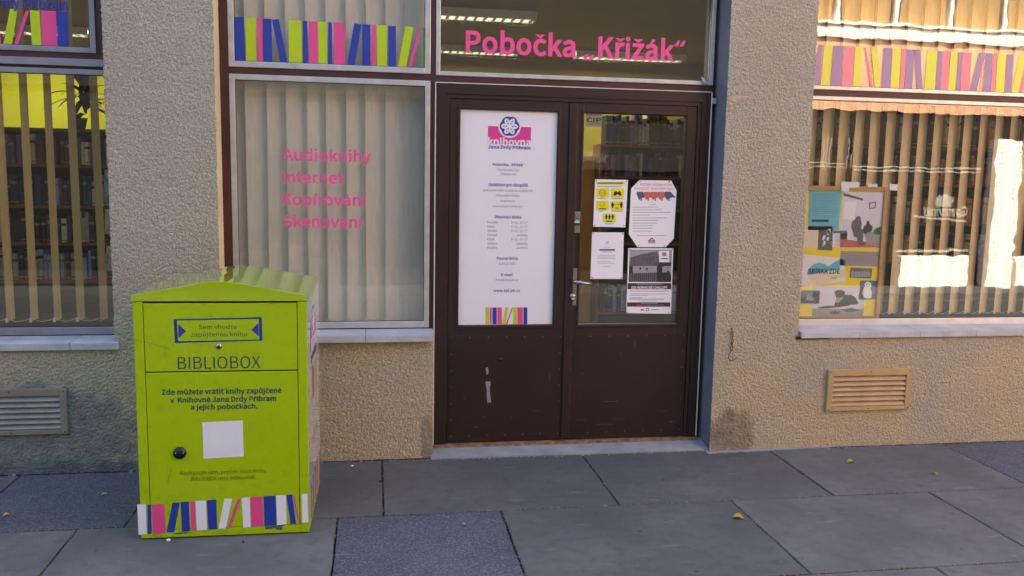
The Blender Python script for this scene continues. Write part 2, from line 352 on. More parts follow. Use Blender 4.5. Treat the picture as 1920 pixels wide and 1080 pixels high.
def glyph(ch, wgt):
    """coordinates in cap heights; wgt: extra half stroke (cap heights)"""
    k = (ch, round(wgt, 4))
    if k in _gc: return _gc[k]
    u = _unit(); b, acc = BASE.get(ch, (ch, ''))
    co, fs = _raw(b, wgt*u); 
    if ('adv', b) not in _gc: c3, _ = _raw('H'+b+'H', 0); _gc[('adv', b)] = (np.ptp(c3[:, 0])-_gc['HH'])/u
    adv = _gc[('adv', b)]
    co = co/u; V = [tuple(p) for p in co]; F = list(fs); W = .115+2*wgt*.9
    def poly(p): n = len(V); V.extend(p); F.append(tuple(range(n, n+len(p))))
    if len(co): x0, x1 = co[:, 0].min(), co[:, 0].max(); cx = (x0+x1)/2
    if acc in ('i',):     # dotless: drop the dot, add an acute
        top = .62*1.2; keep = [f for f in F if max(V[i][1] for i in f) < .80]; F = keep
    if acc in 'vV' and acc:
        y = .80 if acc == 'v' else 1.06; h = .2; w = .2+wgt; t = W*.95
        poly([(cx-w-.02, y+h), (cx-w+t*.9, y+h), (cx, y+t*.9), (cx, y)]); poly([(cx+w+.02, y+h), (cx, y), (cx, y+t*.9), (cx+w-t*.9, y+h)])
    if acc in ('/', 'i', 'A'):
        y = .80 if acc != 'A' else 1.06; poly([(cx-.05-wgt*.6, y), (cx+.03+wgt*.4, y), (cx+.17+wgt, y+.22), (cx+.03-wgt*.2, y+.22)])
    if acc == 'o':
        n = 14; r1 = .13+wgt*.6; r0 = r1-W*.75; yc = .80+r1; k0 = len(V)
        V.extend([(cx+r1*math.cos(2*math.pi*i/n), yc+r1*math.sin(2*math.pi*i/n)) for i in range(n)]+[(cx+r0*math.cos(2*math.pi*i/n), yc+r0*math.sin(2*math.pi*i/n)) for i in range(n)])
        F += [(k0+i, k0+(i+1) % n, k0+n+(i+1) % n, k0+n+i) for i in range(n)]
    if acc == 'q':
        x = x1+.05; poly([(x, 1.05), (x+W*.9+.02, 1.05), (x+W*.35+.02, .78), (x, .78)]); adv += .14
    if acc in 'du' and acc:
        V, F = [], []; w = .09+wgt; s = 1 if acc == 'd' else -1; y0 = .12 if acc == 'd' else .74
        for dx in (0, .24+wgt):
            if acc == 'd': poly([(dx+.10, .13), (dx+.10+w*1.5, .13), (dx+.02+w, -.17), (dx, -.17)])
            else: poly([(dx+.0, .72), (dx+w*1.5, .72), (dx+.12+w*1.5, 1.03), (dx+.08+w*.7, 1.03)])
        adv = .62+wgt
    if acc == 'n': V = [(p[0]*1.7, p[1]) for p in V]; adv *= 1.55
    _gc[k] = (np.array(V).reshape(-1, 2), F, adv); return _gc[k]
def typeset(body, wgt, track=0.0):
    _unit(); X = 0; VV = []; FF = []; n = 0
    for ch in body:
        if ch == ' ': X += .30; continue
        v, f, adv = glyph(ch, wgt)
        v = v.copy(); v[:, 0] += X; VV.append(v); FF += [tuple(i+n for i in q) for q in f]; n += len(v); X += adv+track+wgt*.6
    return np.concatenate(VV), FF

def text(body, pl, L, Rr, cap, m, parent, bold=0.0, d=.0012, shear=0, name='lettering', uvmode=False):
    """L=(x,baseline px), Rr=x px of the right ink edge (x or (x,y)), cap=y px of capital top at L"""
    wgt = .046 if bold >= .02 else .034 if bold >= .01 else 0 if bold >= 0 else max(bold*.6, -.011)
    V, F = typeset(body, wgt)
    if uvmode: (u0, v0), (u1, v1) = L, Rr
    else:
        u0, v0 = pl.uv(*L); Rr = Rr if isinstance(Rr, tuple) else (Rr, L[1]); u1 = pl.uv(*Rr)[0]; v1 = pl.uv(L[0], cap)[1]
    x = V[:, 0]+shear*V[:, 1]; x0, x1 = x.min(), x.max()
    U = u0+(x-x0)/(x1-x0)*(u1-u0); Vv = v0+V[:, 1]*(v1-v0)
    P = pl.o+U[:, None]*pl.u+Vv[:, None]*pl.v+d*pl.n
    me = bpy.data.meshes.new(name); me.from_pydata(P.tolist(), [], F); me.materials.append(m); me.update()
    return link_mesh(name, me, parent)

# value noise on a lattice (vectorised)
def vnoise(x, y, seed=0):
    xi = np.floor(x).astype(np.int64); yi = np.floor(y).astype(np.int64); fx = x-xi; fy = y-yi
    fx = fx*fx*(3-2*fx); fy = fy*fy*(3-2*fy)
    def h(a, b):
        k = (a*374761393+b*668265263+seed*974634777) & 0xffffffff; k = ((k ^ (k >> 13))*1274126177) & 0xffffffff
        return ((k ^ (k >> 16)) & 0xffff)/65535.
    return (h(xi, yi)*(1-fx)+h(xi+1, yi)*fx)*(1-fy)+(h(xi, yi+1)*(1-fx)+h(xi+1, yi+1)*fx)*fy
def hsh(a, b, seed):
    k = (a*374761393+b*668265263+seed*974634777) & 0xffffffff; k = ((k ^ (k >> 13))*1274126177) & 0xffffffff
    return ((k ^ (k >> 16)) & 0xffff)/65535.
def lumps(x, y, seed):
    """thrown gravel: rounded stones of random size, one per cell"""
    xi = np.floor(x).astype(np.int64); yi = np.floor(y).astype(np.int64); best = np.zeros(x.shape)
    for dx in (-1, 0, 1):
        for dy in (-1, 0, 1):
            a, b = xi+dx, yi+dy; px = a+hsh(a, b, seed); py = b+hsh(a, b, seed+1); r = .38+.5*hsh(a, b, seed+2); hh = .45+.55*hsh(a, b, seed+3)
            d2 = ((x-px)**2+(y-py)**2)/r**2; best = np.maximum(best, hh*np.sqrt(np.clip(1-d2, 0, 1)))
    return best
def grain(s, z):
    s = s+.004*(vnoise(s/.02, z/.02, 8)-.5); z = z+.004*(vnoise(s/.02, z/.02, 9)-.5)
    return .0052*lumps(s/.0125, z/.0125, 11)+.0036*lumps(s/.0078+5, z/.0078, 21)+.0022*vnoise(s/.0055, z/.0055, 2)+.002*vnoise(s/.05, z/.05, 3)-.0065
def roughcast(name, path, s0, z0, z1, parent, m, rough, step=.0046, mats=None):
    """path: plan polyline; s0: arc coordinate of its first point (world x on the front run); rough: amplitude per segment"""
    P = [np.array(p, float) for p in path]; pts = []; nrm = []; amp = []; S = []; seg = []
    acc = s0
    for i in range(len(P)-1):
        d = P[i+1]-P[i]; Ln = np.linalg.norm(d); t = d/Ln; nn = np.array([t[1], -t[0]]); k = max(1, int(round(Ln/step)))
        for j in range(k+(i == len(P)-2)):
            f = j/k; n_ = nn.copy()
            if j == 0 and i > 0:
                d0 = P[i]-P[i-1]; t0 = d0/np.linalg.norm(d0); n_ = nn+np.array([t0[1], -t0[0]])
            pts.append(P[i]+d*f); nrm.append(n_); S.append(acc+Ln*f); amp.append(max(rough[i], rough[i-1] if j == 0 and i > 0 else 0)); seg.append(i)
        acc += Ln
    nz = max(1, int(round((z1-z0)/step))); Z = np.linspace(z0, z1, nz+1); S = np.array(S); pts = np.array(pts); nrm = np.array(nrm); amp = np.array(amp)
    SS, ZZ = np.meshgrid(S, Z, indexing='ij'); D = grain(SS, ZZ)*amp[:, None]
    X = pts[:, 0][:, None]+nrm[:, 0][:, None]*D; Y = pts[:, 1][:, None]+nrm[:, 1][:, None]*D
    V = np.stack([X, Y, ZZ], -1).reshape(-1, 3); a, b = len(S), nz+1
    i, j = np.meshgrid(np.arange(a-1), np.arange(b-1), indexing='ij'); q = (i*b+j).ravel()
    F = np.stack([q, q+b, q+b+1, q+1], 1)
    me = bpy.data.meshes.new(name); me.vertices.add(len(V)); me.vertices.foreach_set('co', V.ravel())
    me.loops.add(F.size); me.loops.foreach_set('vertex_index', F.ravel().astype(np.int32)); me.polygons.add(len(F))
    me.polygons.foreach_set('loop_start', np.arange(0, F.size, 4, dtype=np.int32)); me.update(calc_edges=True)
    for mm in mats or [m]: me.materials.append(mm)
    if mats:
        sg = np.array(seg)[:-1] if len(seg) == a else np.array(seg); me.polygons.foreach_set('material_index', np.repeat([0 if rough[s] >= .5 else 1 for s in sg[:a-1]], b-1).astype(np.int32))
    me.update()
    return link_mesh(name, me, parent)

# ================================================================== SETTING: pavement and street
grd = MB().box(-40, 40, -2.66, .5, -.3, -.028).build('pavement', M['joint']); tag(grd, kind='structure')
rows = [(-.82, .19, [-4.6, -3.3, -1.97, -1.2, .05, 1.295, 2.53, 3.76, 4.98, 6.2]),
        (-1.70, -.82, [-4.0, -2.7, -1.41, -.18, .655, 1.92, 3.10, 4.35, 5.6]),
        (-2.58, -1.70, [-4.2, -3.0, -1.85, -.62, .6, 1.3, 2.52, 3.7, 4.9]),]
tilt = {0: -.035, 1: -.02, 2: .0}
for ri, (ya, yb, xs) in enumerate(rows):
    for i in range(len(xs)-1):
        x0, x1 = xs[i], xs[i+1]; gpx = random.uniform(.004, .0065); gy = .0055
        coarse = (ri == 0 and i in (2, 7)) or (ri == 1 and i == 3)
        m = M['slabC'] if coarse else (M['slab2'] if (ri == 0 and i in (3, 5)) or random.random() < .25 else M['slab'])
        dz = random.uniform(-.0015, .0015); k = tilt[ri]
        b = MB(); ring = []
        cs = [(x0+gpx, ya+gy), (x1-gpx, ya+gy), (x1-gpx-k*0, yb-gy), (x0+gpx, yb-gy)]
        cs = [(x+(k*(yb-y) if False else -k*(y-yb)*-1*0), y) for x, y in cs]
        # slightly uneven edges
        for e in range(4):
            a_, b_ = np.array(cs[e]), np.array(cs[(e+1) % 4]); nn = 10
            for t in range(nn):
                p = a_+(b_-a_)*t/nn
                if t: p = p+np.random.uniform(-.0022, .0022, 2)
                ring.append(p)
        n_ = len(ring); bev = .004; cc = np.mean(ring, 0)
        low = [(p[0], p[1], -.04) for p in ring]; mid = [(p[0], p[1], -.0035+dz) for p in ring]
        top = []
        for p in ring:
            q = p+np.sign(cc-p)*np.array([bev, bev])*(np.abs(p-cc) > np.abs(np.array([(x1-x0)/2, (yb-ya)/2]))-.03)
            top.append((q[0], q[1], dz))
        b.add(low+mid+top, [(i_, (i_+1) % n_, n_+(i_+1) % n_, n_+i_) for i_ in range(n_)]+[(n_+i_, n_+(i_+1) % n_, 2*n_+(i_+1) % n_, 2*n_+i_) for i_ in range(n_)]+[tuple(range(2*n_, 3*n_))])
        b.build('paving_slab', m, grd)
MB().box(-40, 40, -2.80, -2.66, -.3, -.004).build('kerb', M['concrete'], grd, bevel=.01)
road = MB().box(-60, 60, -7.0, -2.80, -.4, -.10).build('road', M['asphalt']); tag(road, kind='structure')
fp = MB().box(-60, 60, -9.0, -7.0, -.3, .0).build('far_pavement', M['farpave']); tag(fp, kind='structure')
gnd = MB().box(-300, 300, -300, 300, -.6, -.41).build('ground', M['asphalt']); tag(gnd, kind='structure')

# ================================================================== THE LIBRARY BUILDING
B = thing('library_building', 'library building with beige roughcast pillars, brown steel shopfront and sticker-decorated windows', 'building', (0, 0, 0))
YF = .16                                            # plane of the window and door frames
HT = 2.98                                           # top of the glazing
TOP = 5.5
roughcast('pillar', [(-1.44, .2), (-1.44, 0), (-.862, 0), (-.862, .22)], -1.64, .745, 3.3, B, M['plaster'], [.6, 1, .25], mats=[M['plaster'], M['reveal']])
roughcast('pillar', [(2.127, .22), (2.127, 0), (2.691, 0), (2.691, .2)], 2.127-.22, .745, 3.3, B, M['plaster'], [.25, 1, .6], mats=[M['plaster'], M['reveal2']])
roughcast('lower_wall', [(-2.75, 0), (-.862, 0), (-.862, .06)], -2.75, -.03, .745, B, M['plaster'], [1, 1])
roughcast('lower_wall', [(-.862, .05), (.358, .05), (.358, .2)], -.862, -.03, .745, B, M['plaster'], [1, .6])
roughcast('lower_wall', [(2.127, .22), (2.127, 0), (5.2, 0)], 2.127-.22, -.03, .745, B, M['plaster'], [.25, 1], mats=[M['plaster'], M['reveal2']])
# wall bodies behind the render skins, side walls, upper storey
b = MB()
b.box(-1.43, -.872, .03, .42, .0, 3.3); b.box(2.137, 2.681, .03, .42, 0, 3.3)
b.box(-6, -1.43, .03, .42, 0, .735); b.box(-.872, .35, .08, .42, 0, .735); b.box(2.681, 8.2, .03, .42, 0, .735)
b.box(-6, -4.3, .0, .42, .735, 3.3); b.box(6.4, 8.2, .0, .42, .735, 3.3); b.box(-6, -2.76, -.002, .03, -.03, .735); b.box(5.21, 8.2, -.002, .03, -.03, .735)
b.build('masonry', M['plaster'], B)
b = MB(); b.box(-6, 8.2, 0, .42, 3.302, TOP); b.box(-6, -5.7, .42, 9, 0, TOP); b.box(7.9, 8.2, .42, 9, 0, TOP); b.box(-5.7, 7.9, 8.7, 9, 0, TOP)
b.box(-6.1, 8.3, -.1, 9.1, TOP+.002, TOP+.18); b.build('upper_wall', M['plaster'], B)
# inside
MB().box(-5.7, 7.9, .42, 8.7, -.1, .03).build('room_floor', M['ifloor'], B)
MB().box(-5.7, 7.9, .42, 8.7, 3.06, 3.2).build('room_ceiling', M['ceil'], B)
MB().box(-5.7, -1.2, 4.8, 4.9, .032, 3.058).build('room_wall', M['ywall'], B); MB().box(-1.199, 7.9, 4.8, 4.9, .032, 3.058).build('room_wall', M['ywall2'], B)
b = MB(); b.box(-4.3, -1.44, .10, .42, 2.99, 3.30); b.box(-.862, 2.127, .10, .42, 2.99, 3.30); b.box(2.691, 6.4, .10, .42, 2.99, 3.30); b.build('lintel', M['steel'], B)

# brown steel skeleton
b = MB()
b.box(-.862, -.812, .165, .26, .745, HT); b.box(.338, .37, .168, .26, .04, HT); b.box(2.09, 2.127, .19, .26, .04, HT)
b.box(-.812, .338, .17, .26, 2.278, 2.317); b.box(.37, 2.09, .17, .26, 2.27, 2.312); b.box(-.812, .338, .172, .26, .745, .797)
b.build('steel_frame', M['steel'], B)
b = MB(); b.box(-4.3, -1.44, .168, .26, .745, .772); b.box(-4.3, -1.44, .17, .26, 2.273, 2.363); b.box(-1.519, -1.445, .172, .26, 2.364, HT); b.box(-1.48, -1.445, .192, .26, .772, 2.272); b.build('steel_frame', M['steel'], B)
b = MB(); b.box(2.691, 6.4, .168, .26, .745, .782); b.box(2.691, 6.4, .17, .26, 2.272, 2.316); b.box(2.695, 2.73, .192, .26, .782, HT); b.build('steel_frame', M['steel'], B)

def window(label, x0, x1, z0, z1, glass, w=.03, wb=None, y=YF, mtl=None):
    f = MB().frame(x0, x1, z0, z1, w, y, y+.03, wb=wb).build('window', mtl or M['alu'], B, bevel=.003)
    f['label'] = label
    p = MB().box(x0+w-.006, x1-w+.006, y+.014, y+.019, z0+(wb or w)-.006, z1-w+.006).build('pane', glass, f)
    # thin rubber gasket round the pane
    MB().frame(x0+w-.001, x1-w+.001, z0+(wb or w)-.001, z1-w+.001, .004, y+.0085, y+.0135).build('gasket', M['rubber'], f)
    return f
wC = window('wide lower window with pink service lettering', -.812, .338, .795, 2.279, M['glass'], .032, .04)
wCu = window('upper window with book stickers above the pink service list', -.812, .338, 2.318, HT, M['glass'], .034)
wT = window('transom window with large pink lettering above the door', .37, 2.10, 2.313, HT, M['glassT'], .026)
wL = window('lower window left of the left pillar', -4.2, -1.446, .772, 2.273, M['glassL'], .03, .045, mtl=M['aluL'])
wLu = window('upper window with book stickers left of the left pillar', -4.2, -1.52, 2.362, HT, M['glassL'], .03, mtl=M['aluL'])
wR = window('large lower window right of the right pillar', 2.70, 6.3, .782, 2.274, M['glassR'], .025, .045)
wRu = window('upper window with pale book stickers right of the right pillar', 2.70, 6.3, 2.314, HT, M['glassR'], .025)
MB().box(-4.2, -1.445, .15, .169, 2.288, 2.328).build('trim_strip', M['aluL'], B, bevel=.002)

# marble sills, each stone a piece
def sill(xs, y0, z1, t=.045, yb=.165):
    for a, c in zip(xs[:-1], xs[1:]):
        b = MB(); j = random.uniform(-.001, .001)
        b.prism([(a+.0012, y0, z1-t+j), (a+.0012, y0, z1-.004+j), (a+.0012, yb, z1+.006+j), (a+.0012, yb, z1-t+j)], (c-a-.0024, 0, 0))
        b.build('sill_stone', M['marble'], B, bevel=.003)
W0 = wallp(-.02)
sill([-.862, -.35, wallp(-.0).uv(685, 632)[0], .362], -.012, .783)
sill([-3.6, -2.9, -2.3, W0.uv(131, 648)[0], -1.414], -.022, .762)
sill([2.70, W0.uv(1612, 628)[0], W0.uv(1725, 628)[0], W0.uv(1831, 628)[0], 4.45, 4.9, 5.4], -.022, .778)
# broken mortar bed at the left end of the right sill
MB().prism([(2.675, -.018, .742), (2.90, -.018, .728), (2.90, .0, .724), (2.675, .0, .722)], (0, .012, .004)).build('mortar_crack', M['joint'], B)

# ------------------------------------------------ door
df = MB(); df.frame(.372, 2.088, .045, 2.268, .055, .15, .25, wb=.001, wt=.06)
df.frame(.427, 2.033, .046, 2.208, .025, .158, .24, wb=.001); df.build('door_frame', M['door'], B, bevel=.003)
b = MB(); b.box(.366, .3715, .146, .165, .05, 2.272); b.box(.372, 2.09, .146, .16, 2.2685, 2.2735); b.box(2.0885, 2.095, .148, .165, .06, 2.268); b.build('paint_edge_strip', M['alu2'], B)
b = MB(); b.box(.372, 2.09, .13, .2, .034, .052); b.build('door_sill_bar', mat('worn_sill_bar_paint', '5c4430', .75, .4, 22, .001, 90, col2='9b8461'), B)
b = MB(); b.prism([(.345, .02, -.01), (.345, .02, .012), (.345, .13, .036), (.345, .25, .04), (.345, .25, -.01)], (1.79, 0, 0)); b.build('door_step', M['concrete'], B, bevel=.004)
YD = .165
def leaf(x0, x1, gx0, gx1, label):
    z0, z1, g0, g1 = .056, 2.182, .805, 2.12
    b = MB(); b.box(x0, gx0, YD, .21, z0, z1); b.box(gx1, x1, YD, .21, z0, z1); b.box(gx0, gx1, YD, .21, g1, z1); b.box(gx0, gx1, YD, .21, z0, g0)
    o = b.build('door_leaf', M['door'], B, bevel=.002); o['label'] = label
    MB().frame(gx0-.016, gx1+.016, g0-.016, g1+.016, .012, YD-.006, YD-.0005).build('glazing_bead', M['door'], o, bevel=.002)
    MB().box(gx0-.005, gx1+.005, .186, .192, g0-.005, g1+.005).build('door_pane', M['glassD'], o)
    kx0, kx1 = x0+.012 if x0 < 1 else x0+.03, x1-.012
    MB().box(kx0, kx1, YD-.0035, YD-.0005, .088, .74).build('kick_panel', M['door2'], o, bevel=.0012)
    r = MB()
    for i in range(7):
        t = kx0+.012+(kx1-kx0-.024)*i/6
        for z in (.1, .728): r.cyl((t, YD-.0035, z), (0, -1, 0), .0045, .0018, 8)
    for i in range(1, 6):
        for t in (kx0+.012, kx1-.012): r.cyl((t, YD-.0035, .1+.628*i/6), (0, -1, 0), .0045, .0018, 8)
    tag(r.build('rivets', M['brownR'], o), kind='stuff')
    return o
M['brownR'] = mat('worn_rivet_heads', '6b544c', .4, .3, 90)
KP = wallp(YD-.0037)
dl = leaf(.455, 1.19, .52, 1.116, 'left door leaf holding the white opening hours sign')
dr = leaf(1.196, 2.006, 1.283, 1.937, 'right door leaf with handle and taped notices')
MB().box(1.186, 1.238, .153, YD-.0005, .07, 2.175).build('cover_strip', M['door'], dr, bevel=.003)
tag(rects('scuffs', KP, [(1090, 700, 1093, 701), (1190, 640, 1190.6, 655), (1236, 770, 1250, 770.5), (1120, 795, 1150, 795.6), (1255, 790, 1262, 791), (1085, 742, 1086, 745)], M['brownR'], dr, .0008), kind='stuff')
tag(rects('scuffs', KP, [(905, 780, 912, 780.6), (958, 781, 959.5, 782.5), (870, 745, 871, 748), (1000, 770, 1012, 770.5), (890, 800, 897, 801), (1030, 700, 1030.6, 716)], M['brownR'], dl, .0008), kind='stuff')
# locks and handle
DP = wallp(YD)
h = MB().box(1.231, 1.272, .158, YD-.0005, 1.385, 1.517).build('lock_plate', M['brass'], dr, bevel=.002)
MB().cyl((1.252, .158, 1.448), (0, -1, 0), .019, .012, 20).cyl((1.252, .146, 1.448), (0, -1, 0), .009, .004, 14).build('lock_cylinder', M['chrome'], dr)
MB().box(1.217, 1.262, .156, YD-.0005, .928, 1.163).build('handle_plate', M['brass'], dr, bevel=.002)
MB().tube([(1.236, .156, 1.083), (1.236, .118, 1.083), (1.245, .108, 1.082), (1.29, .106, 1.076), (1.347, .108, 1.07)], [.011, .0105, .011, .0095, .009], 12).build('handle', M['chrome'], dr)
MB().cyl((1.238, .156, .988), (0, -1, 0), .017, .01, 20).cyl((1.238, .148, .968), (0, -1, 0), .012, .006, 16).build('lock_cylinder', M['chrome'], dr)
decal('bare_paint_patch', KP, crop([(392, 318), (408, 314), (413, 340), (409, 363), (399, 362), (396, 338)], 800, 600, 3.556), M['bare'], dl, .0006)
decal('bare_paint_patch', KP, crop([(391, 410), (426, 410), (425, 432), (420, 450), (424, 500), (430, 555), (418, 545), (407, 557), (400, 520), (402, 470), (394, 432)], 800, 600, 3.556), M['bare'], dl, .0006)
MB().cyl((DP.uv(938, 674)[0], YD-.0036, DP.uv(938, 674)[1]), (0, -1, 0), .011, .003, 16).build('screw_cap', M['door'], dl)
tag(rects('scratches', KP, [(1132, 752.5, 1158, 753.2), (1080, 787, 1098, 787.6), (1164, 660, 1164.6, 672), (1150, 785, 1172, 785.5)], M['brownR'], dr, .0008), kind='stuff')

# ------------------------------------------------ stickers and lettering on the glass (on its inner side)
SP = wallp(YF+.0205)
def book_stickers(w_, ox, oy, sc, items, pl=SP, d=-.001):
    for c_, pts in items: decal('book_sticker', pl, crop(pts, ox, oy, sc), M[c_], w_, d)
P_, L_, U_, V_, G_ = 'pink', 'lime', 'blue', 'white', 'green'
SPo = wallp(YF+.0135)     # center and left: vinyl on the outer face
center_items = [(U_, [(117, 95), (170, 96), (181, 352), (118, 346)]), (L_, [(180, 98), (239, 100), (244, 355), (184, 352)]), (P_, [(246, 102), (273, 103), (279, 356), (250, 355)]),
 (U_, [(279, 104), (327, 106), (332, 358), (281, 356)]), (U_, [(329, 110), (368, 107), (418, 362), (378, 358)]), (L_, [(423, 112), (495, 116), (501, 369), (426, 365)]),
 (U_, [(504, 117), (528, 118), (533, 369), (505, 368)]), (P_, [(536, 120), (586, 121), (588, 371), (539, 370)]), (L_, [(589, 122), (636, 124), (641, 373), (591, 372)]),
 (U_, [(646, 125), (667, 126), (668, 375), (646, 374)]), (P_, [(677, 127), (737, 130), (742, 379), (680, 377)]), (U_, [(793, 130), (834, 138), (793, 380), (750, 375)]),
 (U_, [(837, 137), (883, 138), (882, 385), (838, 383)]), (P_, [(890, 140), (914, 141), (915, 387), (889, 386)]), (L_, [(921, 141), (975, 143), (977, 389), (922, 388)]),
 (U_, [(984, 145), (1027, 147), (1028, 391), (985, 390)]), (L_, [(1081, 146), (1126, 155), (1082, 393), (1037, 387)]), (P_, [(1157, 160), (1170, 161), (1110, 396), (1091, 394)]), (G_, [(1179, 155), (1191, 156), (1189, 397), (1176, 397)])]
left_items = [(P_, [(-40, 60), (-8, 60), (8, 258), (-30, 256)]), (L_, [(57, 48), (98, 55), (67, 260), (18, 256)]), (P_, [(145, 60), (165, 62), (98, 260), (78, 258)]), (L_, [(168, 57), (222, 60), (234, 267), (180, 264)]),
 (P_, [(228, 60), (315, 62), (324, 270), (236, 267)]), (U_, [(318, 65), (381, 66), (388, 272), (327, 270)])]
right_items = [(U_, [(285, 250), (307, 252), (290, 478), (240, 476)]), (L_, [(315, 253), (363, 255), (347, 480), (296, 478)]), (U_, [(367, 256), (427, 258), (408, 482), (348, 480)]), (P_, [(430, 259), (487, 262), (473, 484), (414, 482)]),
 (L_, [(490, 263), (530, 265), (517, 486), (476, 484)]), (P_, [(539, 267), (550, 267), (592, 488), (576, 487)]), (L_, [(578, 267), (613, 264), (632, 485), (600, 489)]), (U_, [(652, 269), (699, 271), (686, 494), (637, 491)]),
 (L_, [(702, 272), (750, 274), (736, 497), (687, 495)]), (P_, [(754, 275), (778, 276), (762, 496), (739, 496)]), (U_, [(781, 277), (826, 280), (810, 500), (766, 498)]), (U_, [(821, 280), (855, 278), (870, 499), (838, 501)]),
 (L_, [(895, 282), (953, 285), (938, 508), (879, 504)]), (U_, [(957, 286), (982, 288), (966, 509), (941, 508)]), (P_, [(984, 287), (1024, 289), (1010, 511), (968, 509)]), (L_, [(1028, 290), (1066, 292), (1052, 513), (1011, 511)]),
 (U_, [(1070, 293), (1092, 293), (1078, 513), (1056, 512)]), (P_, [(1095, 294), (1146, 296), (1132, 516), (1081, 514)]), (U_, [(1187, 296), (1221, 298), (1172, 516), (1133, 514)]), (U_, [(1224, 299), (1264, 301), (1250, 520), (1208, 518)]),
 (P_, [(1268, 301), (1289, 302), (1273, 521), (1252, 520)]), (L_, [(1291, 303), (1339, 305), (1326, 523), (1277, 521)]), (U_, [(1342, 306), (1380, 308), (1367, 525), (1329, 523)]), (L_, [(1417, 308), (1450, 312), (1400, 525), (1368, 523)]),
 (P_, [(1466, 312), (1478, 312), (1428, 526), (1412, 525)])]
book_stickers(wCu, 400, 0, 3, center_items, SPo, .001)
book_stickers(wLu, 0, 0, 3, left_items, SPo, .001)
for c_, pts in right_items: decal('book_sticker', SPo, crop(pts, 1440, 0, 3), M[c_+'G'], wRu, .001)
text('Jana Drdy Příbram', SPo, (-72, 10), 127, -9, M['blue'], wLu, .02)
for s_, L__, r_, c_ in (('Audioknihy', (530, 300), 696, 279), ('Internet', (529.5, 342), 645, 321.5), ('Kopírování', (530, 383.5), 687, 363), ('Skenování', (531, 425.5), 680, 404.5)):
    text(s_, SPo, L__, r_, c_, M['pinkL'], wC, .016)
text('Pobočka „Křižák“', SPo, (873, 97.3), (1284, 112), 58.5, M['pinkL'], wT, .024)

# ------------------------------------------------ room ceiling lamps
def lamp(x0, x1, y, z, label):
    t = thing('ceiling_lamp', label, 'ceiling lamp', ((x0+x1)/2, y, z), 0, 'louvred fluorescent ceiling lamps in the library')
    zz = z-.07
    MB().box(x0, x1, y-.085, y+.085, z-.012, z-.002).box(x0, x1, y-.085, y-.078, zz, z-.012).box(x0, x1, y+.078, y+.085, zz, z-.012).build('housing', M['owhite'], t)
    for dy in (0,): MB().tube([(x0+.02, y+dy, zz+.035), (x1-.02, y+dy, zz+.035)], .013, 8).build('tube', M['lamp'], t)
    n = int((x1-x0)/.075); b_ = MB()
    for i in range(n):
        xx = x0+(x1-x0)*(i+.5)/n; b_.add([(xx-.012, y-.077, zz), (xx+.012, y-.077, zz), (xx+.012, y+.077, zz+.002), (xx-.012, y+.077, zz+.002)], [(0, 1, 2, 3)])
        b_.add([(xx, y-.077, zz), (xx, y-.077, zz+.03), (xx, y+.077, zz+.03), (xx, y+.077, zz)], [(0, 1, 2, 3)])
    tag(b_.build('louvre', M['alu'], t), kind='stuff')
    ld = bpy.data.lights.new('lamp_light', 'AREA'); ld.shape = 'RECTANGLE'; ld.size = x1-x0; ld.size_y = .25; ld.energy = 4.5; ld.color = (1, .97, .85)
    lo = bpy.data.objects.new('lamp_light', ld); C.objects.link(lo); lo.parent = t; lo.location = (0, 0, -.09)
M['lamp'] = emis('fluorescent_tube', (.95, 1, .8), .85)
lamp(.10, 1.31, 2.05, 3.05, 'lit louvred ceiling lamp nearest the glass, seen high left through the transom window')
lamp(.30, 1.50, 4.0, 3.05, 'lit louvred ceiling lamp behind the word Pobočka, farther back in the room')
lamp(2.10, 3.30, 4.0, 3.05, 'lit louvred ceiling lamp whose end shows below the closing quotation mark')
lamp(-3.85, -2.66, 3.92, 3.05, 'lit louvred ceiling lamp seen beyond the stickers of the left upper window')

# ------------------------------------------------ vertical blinds
def blind(name, label, x0, x1, pitch, wdt, ang, y, z0, z1, m, jit=3, chain=True):
    t = thing('vertical_blind', label, 'vertical blind', ((x0+x1)/2, y, z0), 0)
    n = int((x1-x0)/pitch)
    me = bpy.data.meshes.new('slat'); k = 5; vs = []; fs = []; nz = 6
    for j in range(nz+1):
        for i in range(k+1):
            u = (i/k-.5)*wdt; vs.append((u, .0035*(1-(2*i/k-1)**2), (z1-z0)*j/nz))
    for j in range(nz):
        for i in range(k): q = j*(k+1)+i; fs.append((q, q+1, q+k+2, q+k+1))
    me.from_pydata(vs, [], fs); me.materials.append(m); me.polygons.foreach_set('use_smooth', [True]*len(fs)); me.update()
    MB().box(x0-.02, x1+.02, y-.02, y+.02, z1+.005, z1+.035).build('head_rail', M['alu2'], t)
    base = ROOT[t.name].translation
    px = []
    for i in range(n):
        x = x0+pitch*(i+.5); a = R(ang+random.uniform(-jit, jit)); px.append((x, a))
        o = bpy.data.objects.new('slat', me); C.objects.link(o); o.parent = t
        o.location = (x-base.x, 0, 0); o.rotation_euler = (R(random.uniform(-.15, .15)), R(random.uniform(-.25, .25)), a)
    if chain:
        b_ = MB()
        for i in range(n-1):
            (xa, aa), (xb, ab) = px[i], px[i+1]
            p = np.array([xa-math.cos(aa)*wdt*.45, y-math.sin(aa)*wdt*.45-.004, z0+.012]); q = np.array([xb-math.cos(ab)*wdt*.45, y-math.sin(ab)*wdt*.45-.004, z0+.012])
            pts = [p+(q-p)*s-np.array([0, 0, .022*4*s*(1-s)]) for s in np.linspace(0, 1, 9)]; pts = [pp+np.array([0, 0, .012]) for pp in pts]
            b_.tube(pts, .0014, 4)
            b_.box(p[0]-.006, p[0]+.006, p[1]-.004, p[1]+.004, z0-.002, z0+.02)
        tag(b_.build('bead_chain', M['bead'], t), kind='stuff')
    return t
